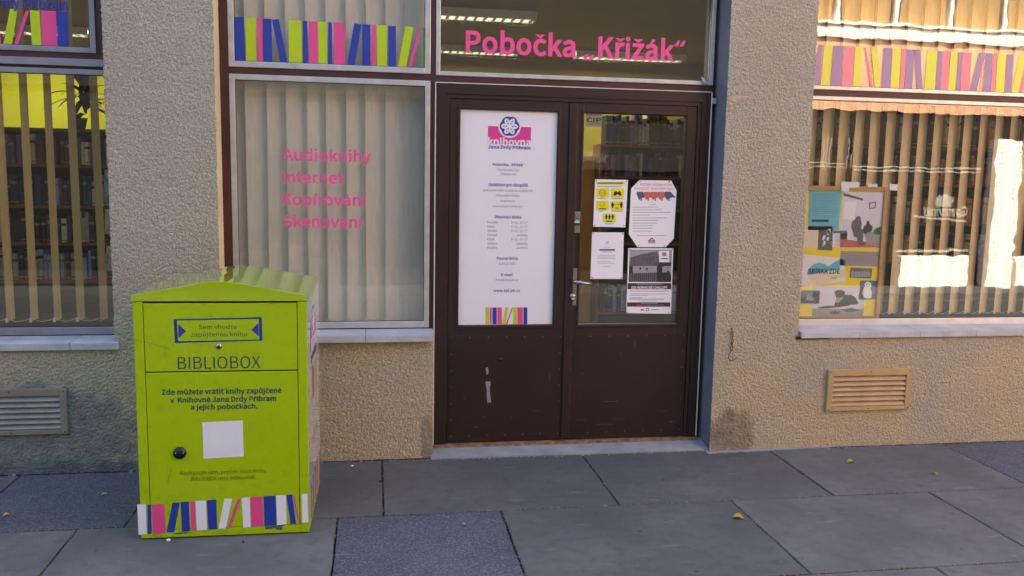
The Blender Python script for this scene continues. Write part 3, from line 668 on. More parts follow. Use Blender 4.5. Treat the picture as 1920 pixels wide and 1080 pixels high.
blind('c', 'closed grey beige vertical blind behind the pink service lettering', -.85, .40, .1165, .134, 20, .30, .812, 2.262, M['slatG'], 1.2)
blind('cu', 'closed grey vertical blind behind the stickers of the middle upper window', -.85, .40, .1165, .134, 19, .30, 2.33, 3.0, M['slatG'], 1.2, False)
blind('l', 'half open tan vertical blind in the lower left window, bookcase behind', -3.2, -1.44, .129, .105, 85, .33, .83, 2.27, M['slatL'], 3)
blind('lu', 'open tan vertical blind in the upper left window', -3.2, -1.5, .129, .115, 84, .33, 2.36, 3.0, M['slatL'], 3, False)
blind('r', 'half open tan vertical blind in the large right window', 2.74, 5.6, .117, .127 , 30, .42, .82, 2.26, M['slatT'], 3)
blind('ru', 'tan vertical blind in the upper right window behind the pale stickers', 2.74, 5.6, .117, .127, 18, .42, 2.31, 3.0, M['slatT'], 3, False)

# ------------------------------------------------ bookcases and books
def bookcase(name, label, x0, x1, y, zs, ztop, depth=.3, wood='wood', div=()):
    t = thing('bookcase', label, 'bookcase', ((x0+x1)/2, y, .03), 0)
    MB().box(x0, x1, y+depth-.012, y+depth, .03, ztop).build('back_panel', M['dark'], t)
    for x in (x0-.025, x1): MB().box(x, x+.025, y, y+depth, .03, ztop).build('side_panel', M[wood], t)
    for x in div: MB().box(x-.012, x+.012, y+.002, y+depth-.014, .03, ztop).build('divider', M[wood], t)
    for z in zs: MB().box(x0+.001, x1-.001, y+.004, y+depth-.013, z-.024, z).build('shelf', M[wood], t)
    return t
bookcase('a', 'brown bookcase behind the left window blind', -3.5, -1.75, 2.4, [.5, .818, 1.124, 1.426, 1.754, 2.04], 2.045)
bookcase('b', 'brown bookcase with old volumes behind the door glass', 2.33, 3.6, 3.6, [.33, .7, 1.06, 1.41, 1.75, 2.07], 2.075)
bookcase('c', 'long wooden bookcase behind the right window blind', 3.25, 6.9, 2.0, [.35, .69, 1.035, 1.38, 1.73, 2.06], 2.5, div=(4.45, 5.7))
cup = thing('cupboard', 'ochre wooden cupboard left of the bookcase behind the door glass', 'cupboard', (1.95, 3.7, .03))
MB().box(1.35, 2.28, 3.7, 4.2, .03, 1.95).build('carcass', M['ochre'], cup)
MB().box(1.37, 1.82, 3.68, 3.698, .06, 1.93).build('cupboard_door', M['ochre'], cup, bevel=.003); MB().box(1.83, 2.26, 3.68, 3.698, .06, 1.93).build('cupboard_door', M['ochre'], cup, bevel=.003)

pal = {'dark brown': '2e1d17', 'black': '17161a', 'dark red': '541c1a', 'navy': '1d2440', 'grey': '8a8478', 'cream': 'b9a983', 'dark green': '1f3326', 'teal': '1f4446', 'tan': 'a5824f', 'purple': '5a4668', 'white': 'a9a59a', 'orange brown': 'a8602e', 'pale blue': '7485a8'}
bm_ = {}
def brighter(h, k=1.45): return tuple(min(.6, x*k) for x in lin(h))
for c_, hx in pal.items():
    mm = mat(c_.replace(' ', '_')+'_book_cloth', brighter(hx), .6, .2, 30); me = bpy.data.meshes.new('book')
    b_ = MB(); ring = [(-.5, 1, 0), (-.5, .06, 0), (-.28, 0, 0), (.28, 0, 0), (.5, .06, 0), (.5, 1, 0)]
    n_ = 6; zz = [0, .07, .10, .70, .80, 1.0]
    for z in zz: b_.v += [(x, y, z) for x, y, _ in ring]
    for k in range(len(zz)-1):
        for i in range(n_): b_.f.append((k*n_+i, k*n_+(i+1) % n_, (k+1)*n_+(i+1) % n_, (k+1)*n_+i)); b_.mi.append(1 if (k in (1, 3) and i in (1, 2, 3)) else 0); b_.sm.append(False)
    b_.f.append(tuple(range(5*n_, 6*n_))); b_.mi.append(2); b_.sm.append(False); b_.f.append(tuple(range(n_))[::-1]); b_.mi.append(0); b_.sm.append(False)
    me.from_pydata(b_.v, [], b_.f)
    for m_ in (mm, M['spine_'+('d' if c_ in ('cream', 'white', 'grey') else 'l')] if 'spine_d' in M else None, M.get('pages')):
        me.materials.append(m_ or mm)
    me.polygons.foreach_set('material_index', b_.mi); me.update(); bm_[c_] = me
M['spine_l'] = mat('gilt_spine_label', '8d7c58', .6, .3, 50); M['spine_d'] = mat('dark_spine_label', '2c2420', .6, .3, 50); M['pages'] = mat('page_block', 'b3a88e', .8, .1, 80)
for c_, me in bm_.items():
    me.materials[1] = M['spine_d' if c_ in ('cream', 'white', 'grey') else 'l' and 'spine_l']; me.materials[2] = M['pages']
ORD = ['first', 'second', 'third', 'fourth', 'fifth', 'sixth', 'seventh', 'eighth', 'ninth', 'tenth', 'eleventh', 'twelfth', 'thirteenth', 'fourteenth', 'fifteenth', 'sixteenth', 'seventeenth', 'eighteenth', 'nineteenth', 'twentieth']
def ordn(i):
    if i < 20: return ORD[i]
    tens = ['twenty', 'thirty', 'forty', 'fifty', 'sixty', 'seventy'][(i+1)//10-2]; r = (i+1) % 10
    return tens+'-'+ORD[r-1] if r else {'twenty': 'twentieth', 'thirty': 'thirtieth', 'forty': 'fortieth', 'fifty': 'fiftieth', 'sixty': 'sixtieth', 'seventy': 'seventieth'}[tens]
books = []
def run(x0, x1, y, z, hmax, cols, shelf, prio, tmin=.022, tmax=.045, vis=True):
    x = x0; i = 0; cc = cols; last = random.choice(cols)
    while x < x1-.03:
        if random.random() > .45: last = random.choice(cols)
        t = random.uniform(tmin, tmax); hh = random.uniform(.72, 1)*hmax; lean = random.uniform(-1, 6) if random.random() < .12 else random.uniform(-.6, .6)
        books.append((prio*t*hh, last, x+t/2, y+random.uniform(.01, .05), z+.0015, t*.97, random.uniform(.14, .2), hh, R(-lean), i, shelf))
        x += t+.001+max(0, math.sin(R(lean)))*hh*.5; i += 1
        if random.random() < .03: x += random.uniform(.02, .06)
dk = ['dark brown', 'black', 'dark red', 'navy', 'dark green', 'grey', 'dark brown', 'purple', 'cream']
lf = ['navy', 'black', 'grey', 'dark red', 'purple', 'pale blue', 'cream', 'teal']
rt = ['tan', 'dark brown', 'grey', 'purple', 'orange brown', 'cream', 'dark brown', 'tan', 'dark red']
SHL = ['topmost', 'second', 'third', 'fourth', 'fifth']
for k, z in enumerate((1.754, 1.426, 1.124, .818)):
    run(-3.05, -1.78, 2.4, z, .25, lf, '%s full shelf behind the left window' % SHL[k], 1.0)
run(2.36, 3.5, 3.6, 2.07, .33, dk, 'standing atop the bookcase behind the door glass', .75, .03, .05)
for k, z in enumerate((1.75, 1.41)):
    run(2.36, 3.5, 3.6, z, .27, dk, '%s shelf behind the door glass' % SHL[k], .75)
run(2.40, 3.3, 3.6, .33, .29, ['pale blue', 'navy', 'dark green', 'teal', 'pale blue'], 'low shelf behind the door glass', .75, .04, .055)
for k, z in enumerate((2.06, 1.73, 1.38, 1.035)):
    for j, (a_, c_) in enumerate(((3.30, 4.42), (4.47, 5.67), (5.72, 6.6))):
        run(a_, c_, 2.0, z, (.31, .26, .26, .25)[k], rt, '%s shelf, %s bay behind right window' % (SHL[k], ('near', 'middle', 'far')[j]), .9 if j < 2 else .55, .026, .05)
books.sort(key=lambda q: -q[0]); rest = MB(); rmats = [bm_[c_].materials[0] for c_ in pal]; keys = list(pal)
GRP = lambda s: 'books behind the left window' if 'left' in s else ('books behind the door glass' if 'door' in s else 'books behind the right window')
for n_, (pr_, c_, x, y, z, t, d_, hh, ln, i, sh) in enumerate(books):
    if n_ < 300:
        o = bpy.data.objects.new('book', bm_[c_]); C.objects.link(o); o.location = (x, y, z); o.scale = (t, d_, hh); o.rotation_euler = (0, ln if ln else 0, 0)
        tag(o, '%s book, %s from left, %s' % (c_, ordn(i), sh), 'book', GRP(sh))
    else: rest.box(x-t/2, x+t/2, y, y+d_, z, z+hh, keys.index(c_))
if rest.v: tag(rest.build('shelved_books', rmats), 'remaining small books filling out the farther shelves of the library bookcases', 'books', kind='stuff')
# magazines shown cover-out at the right end of the left bookcase
for (x0, z0, wd, hg, c_, lab) in ((-2.14, 1.50, .17, .22, 'pale blue', 'pale blue magazine facing out on the upper display shelf behind the left window'), (-2.15, 1.20, .18, .2, 'white', 'white illustrated magazine facing out in the middle of the left window display'),
                                 (-2.15, .90, .18, .2, 'white', 'pale drawing-covered magazine facing out below the middle of the left window display')):
    b_ = MB().prism([(x0, 2.34, z0), (x0+wd, 2.34, z0), (x0+wd, 2.38, z0+hg), (x0, 2.38, z0+hg)], (0, .008, 0))
    o = b_.build('magazine', mat('magazine_cover', pal[c_], .35, .5, 18)); tag(recentre(o), lab, 'magazine')
# folder with red and yellow label on top of bookcase (left)
fo = MB().box(-2.13, -1.93, 2.44, 2.6, 2.30-.25, 2.19).build('file_box', M['redbox'] if 'redbox' in M else mat('red_orange_card', 'b8432c', .6, .1)); tag(recentre(fo), 'red file box beneath a yellow card on the left bookcase, at the pillar edge', 'file box')
fo2 = MB().box(-2.13, -1.93, 2.42, 2.438, 2.192, 2.36).build('shelf_card', mat('yellow_card', 'a99a3a', .6, .08)); recentre(fo2); tag(fo2, 'yellow lettered card standing on the left bookcase, at the pillar edge', 'card')
CPl = wallp(2.419)
text('HIS', CPl, (184, 189), 194, 184, M['ink'], None, .01) if False else None
text('HIS', wallp(2.4175), (183.5, 188.5), 194, 184, M['ink'], fo2, .01); text('DET', wallp(2.4175), (183.5, 197), 195.5, 192.5, M['ink'], fo2, .01)
# spiky pot plant on the left bookcase
pt = thing('pot_plant', 'dark spiky pot plant on the left bookcase in front of the yellow wall', 'plant', (-2.36, 2.5, 2.045))
MB().tube([(-2.36, 2.5, 2.045), (-2.36, 2.5, 2.13)], [.05, .07], 16).build('flower_pot', M['obrown'], pt)
random.seed(3)
for i in range(30):
    a = random.uniform(0, 2*math.pi); el = random.uniform(.1, 1.2); L0 = random.uniform(.26, .42); b_ = MB(); vs = []
    base = np.array([-2.30, 2.5, 2.16+.24*random.random()]); dr_ = np.array([math.cos(a)*1.0, math.sin(a)*.35, 0]); sd_ = np.array([-math.sin(a), math.cos(a), 0])
    for k in range(6):
        s = k/5; p = base+dr_*L0*s*math.cos(el)+np.array([0, 0, L0*(s*math.sin(el)-.45*s*s)]); wv = .024*math.sin(math.pi*min(1, s*.85+.12))
        vs += [p-sd_*wv-np.array([0, 0, .004]), p+sd_*wv]
    b_.add(vs, [(2*k, 2*k+2, 2*k+3, 2*k+1) for k in range(5)]); b_.build('leaf', M['plant'], pt)

# ------------------------------------------------ opening hours sign in the left door leaf
SG = wallp(.1845)
q = [SG.uv(*p) for p in ((864, 206), (1045, 210), (1037.5, 607.5), (861.5, 608.5))]
x0, x1, z0, z1 = (q[0][0]+q[3][0])/2, (q[1][0]+q[2][0])/2, (q[2][1]+q[3][1])/2, (q[0][1]+q[1][1])/2
sg = thing('opening_hours_sign', 'tall white library sign with logo and opening hours in the left door leaf', 'sign', ((x0+x1)/2, .1845, z0))
MB().box(.518, x1+.004, .1807, .185, z0, z1+.008).build('sign_board', M['sign'], sg)
SG = wallp(.1805)
def C3(x, y): return 850+x/4.695, 190+y/4.695
def C4(x, y): return 850+x/4.695, 390+y/4.695
a_, b2 = SG.uv(*C3(305, 217)); c_, d2 = SG.uv(*C3(682, 380)); d2 = SG.uv(*C3(490, 380))[1]; b2 = SG.uv(*C3(490, 222))[1]
decal('logo_field', SG, [(a_, d2), (c_, d2), (c_, b2), (a_, b2)], M['magenta'], sg, .0004, True)
cx, cz = SG.uv(*C3(495, 220)); rr = (SG.uv(*C3(583, 220))[0]-SG.uv(*C3(407, 220))[0])/2
def circ(cx, cz, r, n=40, a0=0, a1=2*math.pi): return [(cx+r*math.cos(a0+(a1-a0)*k/n), cz+r*math.sin(a0+(a1-a0)*k/n)) for k in range(n if a1-a0 > 6 else n+1)]
def flower(pl, cx, cz, rr, parent, d=.0006, ring=True):
    decal('logo_ring', pl, circ(cx, cz, rr*1.12), M['sign'], parent, d, True)
    b_ = MB(); pts = []
    for k in range(6):   # lobed blue disc
        for t in range(8):
            a = k*math.pi/3+math.pi/6+(t/8)*math.pi/3; rad = rr*(.90+.10*math.sin((t/8)*math.pi)); pts.append((cx+rad*math.cos(a), cz+rad*math.sin(a)))
    decal('logo_disc', pl, pts, M['blueink'], parent, d+.0003, True)
    def petal(ax, az, ang, ln, wd):
        v = []
        for s in np.linspace(0, 1, 7): v.append((s*ln, wd*math.sin(math.pi*s)))
        for s in np.linspace(1, 0, 7)[1:-1]: v.append((s*ln, -wd*math.sin(math.pi*s)))
        return [(ax+x*math.cos(ang)-y*math.sin(ang), az+x*math.sin(ang)+y*math.cos(ang)) for x, y in v]
    for k in range(6):
        a = k*math.pi/3+math.pi/2; b_.add([pl.p(u, v, d+.0006) for u, v in petal(cx, cz, a, rr*.5, rr*.10)], [tuple(range(12))])
        # outer petals from the tips of the inner ring to its neighbours and outwards
        ex, ez = cx+rr*.5*math.cos(a), cz+rr*.5*math.sin(a)
        for da in (-math.pi/3, math.pi/3): b_.add([pl.p(u, v, d+.0006) for u, v in petal(ex, ez, a+da, rr*.5, rr*.10)], [tuple(range(12))])
        b_.add([pl.p(u, v, d+.0006) for u, v in petal(ex, ez, a+2*math.pi/3, rr*.5, rr*.085)], [tuple(range(12))])
    b_.build('logo_petals', M['sign'], parent)
flower(SG, cx, cz, rr, sg)
text('knihovna', SG, C3(305, 380), C3(683, 380)[0], C3(305, 322)[1], M['sign'], sg, .035, .0012)
text('Jana Drdy Příbram', SG, C3(305, 414), C3(680, 414)[0], C3(305, 387)[1], M['blueink'], sg, .02, .0008)
for s_, xa, xb, yb_, yt in (('Pobočka „Křižák“', 346, 628, 566, 544), ('Oddělení pro dospělé', 310, 655, 746, 719), ('Otevírací doba', 362, 596, 1029, 1005)):
    text(s_, SG, C3(xa, yb_), C3(xb, yb_)[0], C3(xa, yt)[1], M['blueink'], sg, .016, .0006)
for s_, xa, xb, yb_, yt in (('Čechovská 112', 390, 575, 612, 591), ('Příbram VIII', 417, 552, 650, 630), ('půjčování knih, časopisů, audioknih', 265, 697, 790, 770), ('informační služby', 375, 585, 837, 818), ('kopírování', 417, 545, 885, 866), ('internet pro veřejnost', 348, 610, 932, 913)):
    text(s_, SG, C3(xa, yb_), C3(xb, yb_)[0], C3(xa, yt)[1], M['greyink'], sg, 0, .0006)
for k, (s_, xb, t_) in enumerate((('Pondělí', 392, '9–12, 13–17'), ('Úterý', 365, '9–12, 13–17'), ('Středa', 378, '9–12, 13–17'), ('Čtvrtek', 386, 'zavřeno'), ('Pátek', 362, '9–12, 13–17'), ('Sobota', 386, 'zavřeno'), ('Neděle', 384, 'zavřeno'))):
    y = 136+k*37.2
    text(s_, SG, C4(300, y), C4(xb, y)[0], C4(300, y-21)[1], M['greyink'], sg, 0, .0006)
    xa = 508 if t_[0] == '9' else 556
    text(t_, SG, C4(xa, y+1), C4(653, y)[0], C4(xa, y-20)[1], M['greyink'], sg, 0, .0006)
for s_, xa, xb, yb_, yt, bo in (('Pevná linka', 382, 565, 455, 431, 1), ('318 621 909', 400, 546, 500, 480, 0), ('E-mail', 420, 521, 598, 575, 1), ('krizak@kjd.pb.cz', 374, 568, 642, 622, 0), ('www.kjd.pb.cz', 352, 585, 738, 716, 1)):
    text(s_, SG, C4(xa, yb_), C4(xb, yb_)[0], C4(xa, yt)[1], M['blueink'] if bo else M['greyink'], sg, .016 if bo else 0, .0006)
for c_, pts in (('lime', [(283, 875), (314, 875), (314, 1022), (283, 1022)]), ('pink', [(320, 877), (338, 877), (338, 1022), (320, 1022)]), ('blue', [(344, 876), (382, 876), (382, 1022), (344, 1022)]), ('pink', [(388, 875), (427, 875), (427, 1022), (388, 1022)]),
                ('lime', [(460, 874), (487, 877), (457, 1022), (428, 1020)]), ('pink', [(514, 877), (526, 878), (476, 1022), (462, 1022)]), ('lime', [(526, 876), (559, 876), (559, 1022), (526, 1022)]), ('pink', [(563, 875), (612, 875), (612, 1022), (563, 1022)]), ('blue', [(617, 875), (651, 875), (651, 1022), (617, 1022)])):
    decal('printed_book', SG, [C4(*p) for p in pts], M[c_], sg, .0008)

# ------------------------------------------------ notices taped on the right door leaf (outside, on the glass)
NP_ = wallp(.182)
def C5(x, y): return 1090+x/3.857, 320+y/3.857
def paper(name, pts, label, cat='notice', conv=None, m=None, pl=NP_, th=.0012, curl=True):
    uv = [pl.uv(*(conv(*p) if conv else p)) for p in pts]
    cu = sum(p[0] for p in uv)/len(uv); v0 = min(p[1] for p in uv)
    t = thing(name, label, cat, tuple(pl.p(cu, v0)), 0)
    MB().prism([pl.p(u, v) for u, v in uv], pl.n*th).build('sheet', m or M['paper'], t)
    return t
def c5(b_): return [tuple([*C5(b_[0], b_[1]), *C5(b_[2], b_[3])]) for b_ in b_] if isinstance(b_[0], tuple) else None
def bars(pl, conv, items, m, parent, d=.002, name='print_lines'):
    return tag(rects(name, pl, [(*conv(a, b_), *conv(c, d_)) for a, b_, c, d_ in items], m, parent, d), kind='stuff' if len(items) > 1 else None)
tc_ = lambda t, pl, conv, pts: [MB().cyl(pl.at(*conv(*p), .0012), pl.n, .004, .002, 10).build('tack', M['ogrey'], t) for p in pts]
n1 = paper('notice', [(85, 405), (318, 410), (337, 67), (100, 62)], 'white notice with five yellow hygiene pictograms, upper left on the door glass', conv=C5)
bars(NP_, C5, [(108, 80, 312, 101)], M['yellowp'], n1)
for q_ in ((107, 128, 199, 192), (213, 129, 308, 195), (105, 218, 197, 286), (210, 221, 304, 286), (155, 310, 249, 373)): decal('pictogram_field', NP_, [C5(q_[0], q_[1]), C5(q_[2], q_[1]), C5(q_[2], q_[3]), C5(q_[0], q_[3])], M['yellowp'], n1, .0018)
bars(NP_, C5, [(118, 86, 300, 93), (112, 110, 300, 112), (115, 116, 290, 118), (130, 197, 175, 199), (112, 202, 196, 204), (222, 199, 298, 201), (215, 204, 305, 206), (125, 289, 180, 291), (120, 295, 150, 297), (222, 289, 296, 291), (215, 295, 302, 297), (168, 378, 240, 380), (175, 385, 232, 387), (124, 272, 178, 279), (246, 268, 270, 273), (178, 362, 222, 370), (242, 243, 272, 246)], M['ink'], n1, .0022)
def ring_(pl, conv, c, r, m, parent, w_=.22, d=.0022, name='pictogram'):
    x, y = conv(*c); u, v = pl.uv(x, y); rr_ = abs(pl.uv(conv(c[0]+r, c[1])[0], y)[0]-u); b_ = MB(); n = 20
    b_.add([pl.p(*p, d) for p in circ(u, v, rr_, n)]+[pl.p(*p, d) for p in circ(u, v, rr_*(1-w_), n)], [(i, (i+1) % n, n+(i+1) % n, n+i) for i in range(n)]); return b_.build(name, m, parent)
ring_(NP_, C5, (152, 160), 24, M['ink'], n1, .12); ring_(NP_, C5, (150, 242), 17, M['ink'], n1, .12)
bars(NP_, C5, [(134, 155, 170, 157), (132, 166, 172, 168)], M['ink'], n1, .0022)
decal('pictogram', NP_, [C5(*p) for p in ((232, 180), (234, 158), (246, 148), (256, 150), (262, 158), (272, 147), (284, 152), (290, 180), (270, 178), (262, 168), (250, 179))], M['ink'], n1, .0022)
for (x, y, s) in ((226, 248, 1), (288, 248, 1.05), (180, 334, .85), (203, 334, .85), (227, 334, .85)):
    decal('pictogram', NP_, [C5(x+a*s, y+b_*s) for a, b_ in ((-3, -22), (3, -22), (4, -13), (11, -8), (10, 4), (6, 6), (5, 22), (-5, 22), (-6, 6), (-10, 4), (-11, -8), (-4, -13))], M['ink'], n1, .0022)
tc_(n1, NP_, C5, [(108, 72), (325, 77), (95, 395), (308, 398)])
n2 = paper('notice', [(65, 782), (297, 783), (308, 447), (78, 445)], 'plain white letter with a small monogram, lower left on the door glass', conv=C5)
text('RE', NP_, C5(175, 530), C5(200, 530)[0], C5(175, 511)[1], M['greyink'], n2, -.01, .0018, shear=.2)
bars(NP_, C5, [(130, 568, 243, 578)], M['ink'], n2); bars(NP_, C5, [(160, 555, 208, 557), (145, 587, 228, 590), (118, 612, 245, 614), (115, 623, 240, 625), (115, 633, 250, 635), (115, 657, 210, 659), (115, 668, 240, 670), (158, 692, 206, 694)], M['greyink'], n2)
tc_(n2, NP_, C5, [(86, 454), (300, 456), (76, 771), (287, 773)])
n3 = paper('notice', [(405, 553), (610, 553), (668, 492), (688, 145), (650, 72), (420, 68), (360, 130), (343, 460)], 'white eight-cornered reading challenge notice with red tile picture on the door glass', conv=C5)
text('2. ROČNÍK KNIŽNÍ VÝZVY', NP_, C5(398, 107), C5(655, 107)[0], C5(398, 90)[1], M['redink'], n3, 0, .002)
text('KNIHOVNY JANA DRDY 2021', NP_, C5(383, 137), C5(665, 137)[0], C5(383, 120)[1], M['redink'], n3, 0, .002)
M['coral'] = mat('coral_print', 'c8645a', .6, .15, 60); M['slateb'] = mat('slate_blue_print', '4a5672', .6, .15, 60)
for k in range(5):
    x = 395+k*50
    decal('printed_tile', NP_, [C5(*p) for p in ((x+22, 212), (x-8+10, 165), (x+10, 152), (x+50, 152), (x+88, 196), (x+66, 193), (x+44, 198))], M['coral'] if 0 < k < 4 else M['slateb'], n3, .0018+.0002*k)
    decal('printed_tile', NP_, [C5(*p) for p in ((x+34, 218), (x+34, 203), (x+42, 203), (x+42, 218))], M['ink'], n3, .003)
bars(NP_, C5, [(497, 241, 536, 245)]+[(370, y, 370+w_, y+3) for y, w_ in ((262, 190), (281, 215), (300, 278), (320, 125), (340, 245), (358, 185), (378, 180), (397, 143), (416, 142), (436, 138))], M['greyink'], n3)
bars(NP_, C5, [(400, 468, 610, 471)], M['redink'], n3); bars(NP_, C5, [(483, 500, 498, 515), (518, 500, 533, 515)], M['magenta'], n3); ring_(NP_, C5, (508, 500), 13, M['blueink'], n3, .5); bars(NP_, C5, [(484, 519, 533, 524)], M['ink'], n3)
tc_(n3, NP_, C5, [(424, 78), (635, 80), (412, 543), (600, 545)])
n4 = paper('notice', [(325, 1030), (648, 1035), (665, 562), (340, 560)], 'poster with grey photograph of an old cottage and brown bands, low on the door glass', 'poster', conv=C5)
M['gl'] = mat('pale_grey_photo', '9a9a9e', .6, .15, 90); M['gm'] = mat('mid_grey_photo', '5a5a5e', .6, .35, 120); M['gd'] = mat('dark_grey_photo', '2c2c30', .6, .4, 120)
D4 = lambda nm, pts, m, d: decal(nm, NP_, [C5(*p) for p in pts], M[m], n4, d)
D4('photo_sky', [(350, 570), (655, 572), (648, 806), (340, 804)], 'gl', .0016)
D4('photo_roof', [(345, 690), (352, 628), (430, 605), (545, 583), (575, 665), (560, 688)], 'gm', .0018)
D4('photo_wall', [(372, 690), (556, 688), (556, 745), (372, 742)], 'gl', .0018)
D4('photo_wall', [(345, 690), (372, 690), (372, 742), (345, 742)], 'gd', .0018)
D4('photo_gate', [(557, 662), (650, 662), (648, 690), (557, 690)], 'gd', .002); D4('photo_fence', [(343, 742), (560, 735), (562, 804), (341, 804)], 'gm', .0019)
D4('photo_tree', [(545, 690), (575, 665), (600, 700), (640, 735), (650, 760), (648, 805), (545, 804)], 'gd', .0021)
bars(NP_, C5, [(420, 700, 432, 716), (467, 703, 479, 720)], M['gd'], n4, .0021); bars(NP_, C5, [(x, 742, x+5, 803) for x in range(348, 540, 15)], M['gd'], n4, .0022)
bars(NP_, C5, [(585, 695, 620, 735)], M['gl'], n4, .0024); bars(NP_, C5, [(562, 580, 634, 662)], M['paper'], n4, .0024); bars(NP_, C5, [(584, 590, 613, 618)], M['coral'], n4, .0027); bars(NP_, C5, [(576, 632, 624, 639)], M['ink'], n4, .0027)
bars(NP_, C5, [(335, 813, 650, 857), (331, 952, 642, 983)], M['brownp'], n4, .0018)
text('DO HORNICKÉ CHALUPY', NP_, C5(362, 853), C5(622, 853)[0], C5(362, 836)[1], M['paper'], n4, .025, .0024)
bars(NP_, C5, [(400, 818, 585, 823), (430, 958, 550, 962), (400, 970, 600, 973)], M['gl'], n4, .0022); bars(NP_, C5, [(350, 869, 635, 873)], M['redink'], n4, .0018)
bars(NP_, C5, [(350, 890, 625, 893), (350, 900, 480, 903), (348, 918, 440, 922), (348, 927, 600, 931), (420, 941, 545, 944)], M['greyink'], n4, .0018)
bars(NP_, C5, [(430, 1000, 452, 1012)], M['magenta'], n4, .0018); ring_(NP_, C5, (478, 1005), 11, M['ink'], n4, .4, .0018); bars(NP_, C5, [(505, 1003, 560, 1008)], M['greyink'], n4, .0018)
tc_(n4, NP_, C5, [(349, 569), (656, 571), (334, 1024), (632, 1025)])
n5 = paper('sticker', [(1098, 237.5), (1128, 238), (1128, 211.5), (1098.5, 211)], 'small grey sticker lettered ČIP in the top corner of the door glass', 'sticker', m=mat('translucent_grey_foil', '8a8a68', .5, .05))
text('ČIP', NP_, (1099.5, 228.5), 1127, 221, M['ink'], n5, .05, .002); bars(NP_, lambda x, y: (x, y), [(1100, 215.5, 1126, 216.3), (1101, 231, 1126, 231.6), (1103, 234, 1124, 234.6)], M['ink'], n5, .002)

# ------------------------------------------------ notice board behind the right window
BP = wallp(.262)
def C7(x, y): return 1480+x/3.723, 330+y/3.723
def c7uv(x, y): return BP.uv(*C7(x, y))
xr = c7uv(655, 540)[0]; zt = c7uv(690, 76)[1]; zb = c7uv(622, 1003)[1]; xl = xr-.66
nb = thing('notice_board', 'yellow notice board with wooden frame leaning inside the right window', 'notice board', ((xl+xr)/2, .27, zb))
MB().box(xl+.02, xr-.02, .265, .275, zb+.02, zt-.02).build('board_panel', M['yellowb'] if 'yellowb' in M else mat('bright_yellow_card', 'f4de10', .7, .04), nb)
MB().frame(xl, xr, zb, zt, .028, .252, .285).build('board_frame', M['woodl'], nb, bevel=.002)
BP = wallp(.2645)
def pinned(pts, label, m, cat='picture'):
    return paper('pinned_sheet', pts, label, cat, conv=C7, m=m, pl=BP, th=.0008)
DB = lambda nm, t, pts, m, d: decal(nm, BP, [C7(*p) for p in pts], M[m] if isinstance(m, str) else m, t, d)
M['pblue'] = mat('turquoise_paper', '62bdd0', .6, .05, 3); M['lav'] = mat('pale_drawing_paper', 'dad6e2', .6, .06, 5); M['peachp'] = mat('cream_paper', 'ecdcc0', .6, .04)
M['dogbr'] = mat('dark_brown_coat_print', '3a2c18', .6, .3, 50); M['bluegrey'] = mat('blue_grey_photo', '5c6c86', .6, .2, 20); M['leafgr'] = mat('green_photo', '3a6a34', .6, .3, 40)
s1 = pinned([(128, 378), (345, 378), (365, 108), (140, 100)], 'turquoise sheet with fine lines, upper left on the yellow board', M['pblue'])
bars(BP, C7, [(160, y, 330, y+2) for y in range(130, 290, 13)], M['bluegrey'], s1, .0016); bars(BP, C7, [(155, 303, 272, 322)], M['navy'], s1, .0016)
s2 = pinned([(350, 500), (638, 503), (676, 112), (375, 112)], 'large pale drawing of a seated man, upper right on the yellow board', M['lav'])
DB('drawn_window', s2, [(385, 180), (468, 185), (455, 300), (375, 300)], 'paper', .0012); DB('drawn_blind', s2, [(378, 118), (515, 158), (512, 172), (378, 138)], 'gm', .0014)
DB('drawn_picture', s2, [(556, 186), (604, 178), (602, 225), (555, 230)], 'gm', .0014); DB('drawn_picture', s2, [(563, 192), (597, 186), (595, 218), (562, 222)], 'lav', .0017)
DB('drawn_floor', s2, [(352, 498), (636, 500), (640, 470), (356, 440)], 'coral', .0012); DB('drawn_bed', s2, [(520, 385), (655, 395), (640, 500), (540, 470)], 'gl', .0014)
DB('drawn_figure', s2, [(468, 285), (482, 278), (498, 286), (497, 305), (505, 330), (500, 362), (518, 385), (515, 420), (512, 455), (535, 472), (520, 486), (490, 484), (478, 470), (470, 430), (450, 425), (440, 385), (430, 355), (436, 320), (455, 305)], 'gm', .002)
DB('drawn_figure', s2, [(540, 315), (556, 312), (560, 335), (580, 350), (575, 385), (545, 395), (525, 408), (510, 380), (520, 350), (535, 340)], 'gd', .002); DB('drawn_plant', s2, [(585, 380), (610, 360), (650, 352), (652, 395), (620, 410), (590, 405)], 'leafgr', .0022)
s3 = pinned([(98, 505), (198, 505), (205, 350), (105, 348)], 'cream sheet at the left edge of the yellow board', M['peachp'])
s4 = pinned([(198, 515), (298, 520), (305, 352), (205, 350)], 'grey photograph of a crowd beside the cream sheet on the yellow board', M['gm'])
for i in range(14): x = 212+random.random()*80; y = 365+random.random()*130; DB('photo_patch', s4, [(x, y), (x+14, y+2), (x+12, y+26), (x-2, y+24)], random.choice(['gl', 'gd', 'paper']), .0012+i*.00006)
s5 = pinned([(300, 495), (400, 500), (405, 382), (303, 380)], 'small white page with blue header in the middle of the yellow board', M['paper']); bars(BP, C7, [(304, 381, 404, 400)], M['bluegrey'], s5, .0016); bars(BP, C7, [(315, y, 390, y+2) for y in range(412, 490, 9)], M['greyink'], s5, .0016)
s6 = pinned([(78, 770), (392, 738), (385, 590), (345, 570), (95, 545)], 'white collection poster reading SBÍRKA ZDE on the yellow board', M['paper'], 'poster')
DB('poster_swoosh', s6, [(120, 690), (130, 655), (160, 620), (205, 605), (245, 612), (270, 630), (350, 580), (352, 650), (250, 668), (150, 690)], 'pblue', .0012)
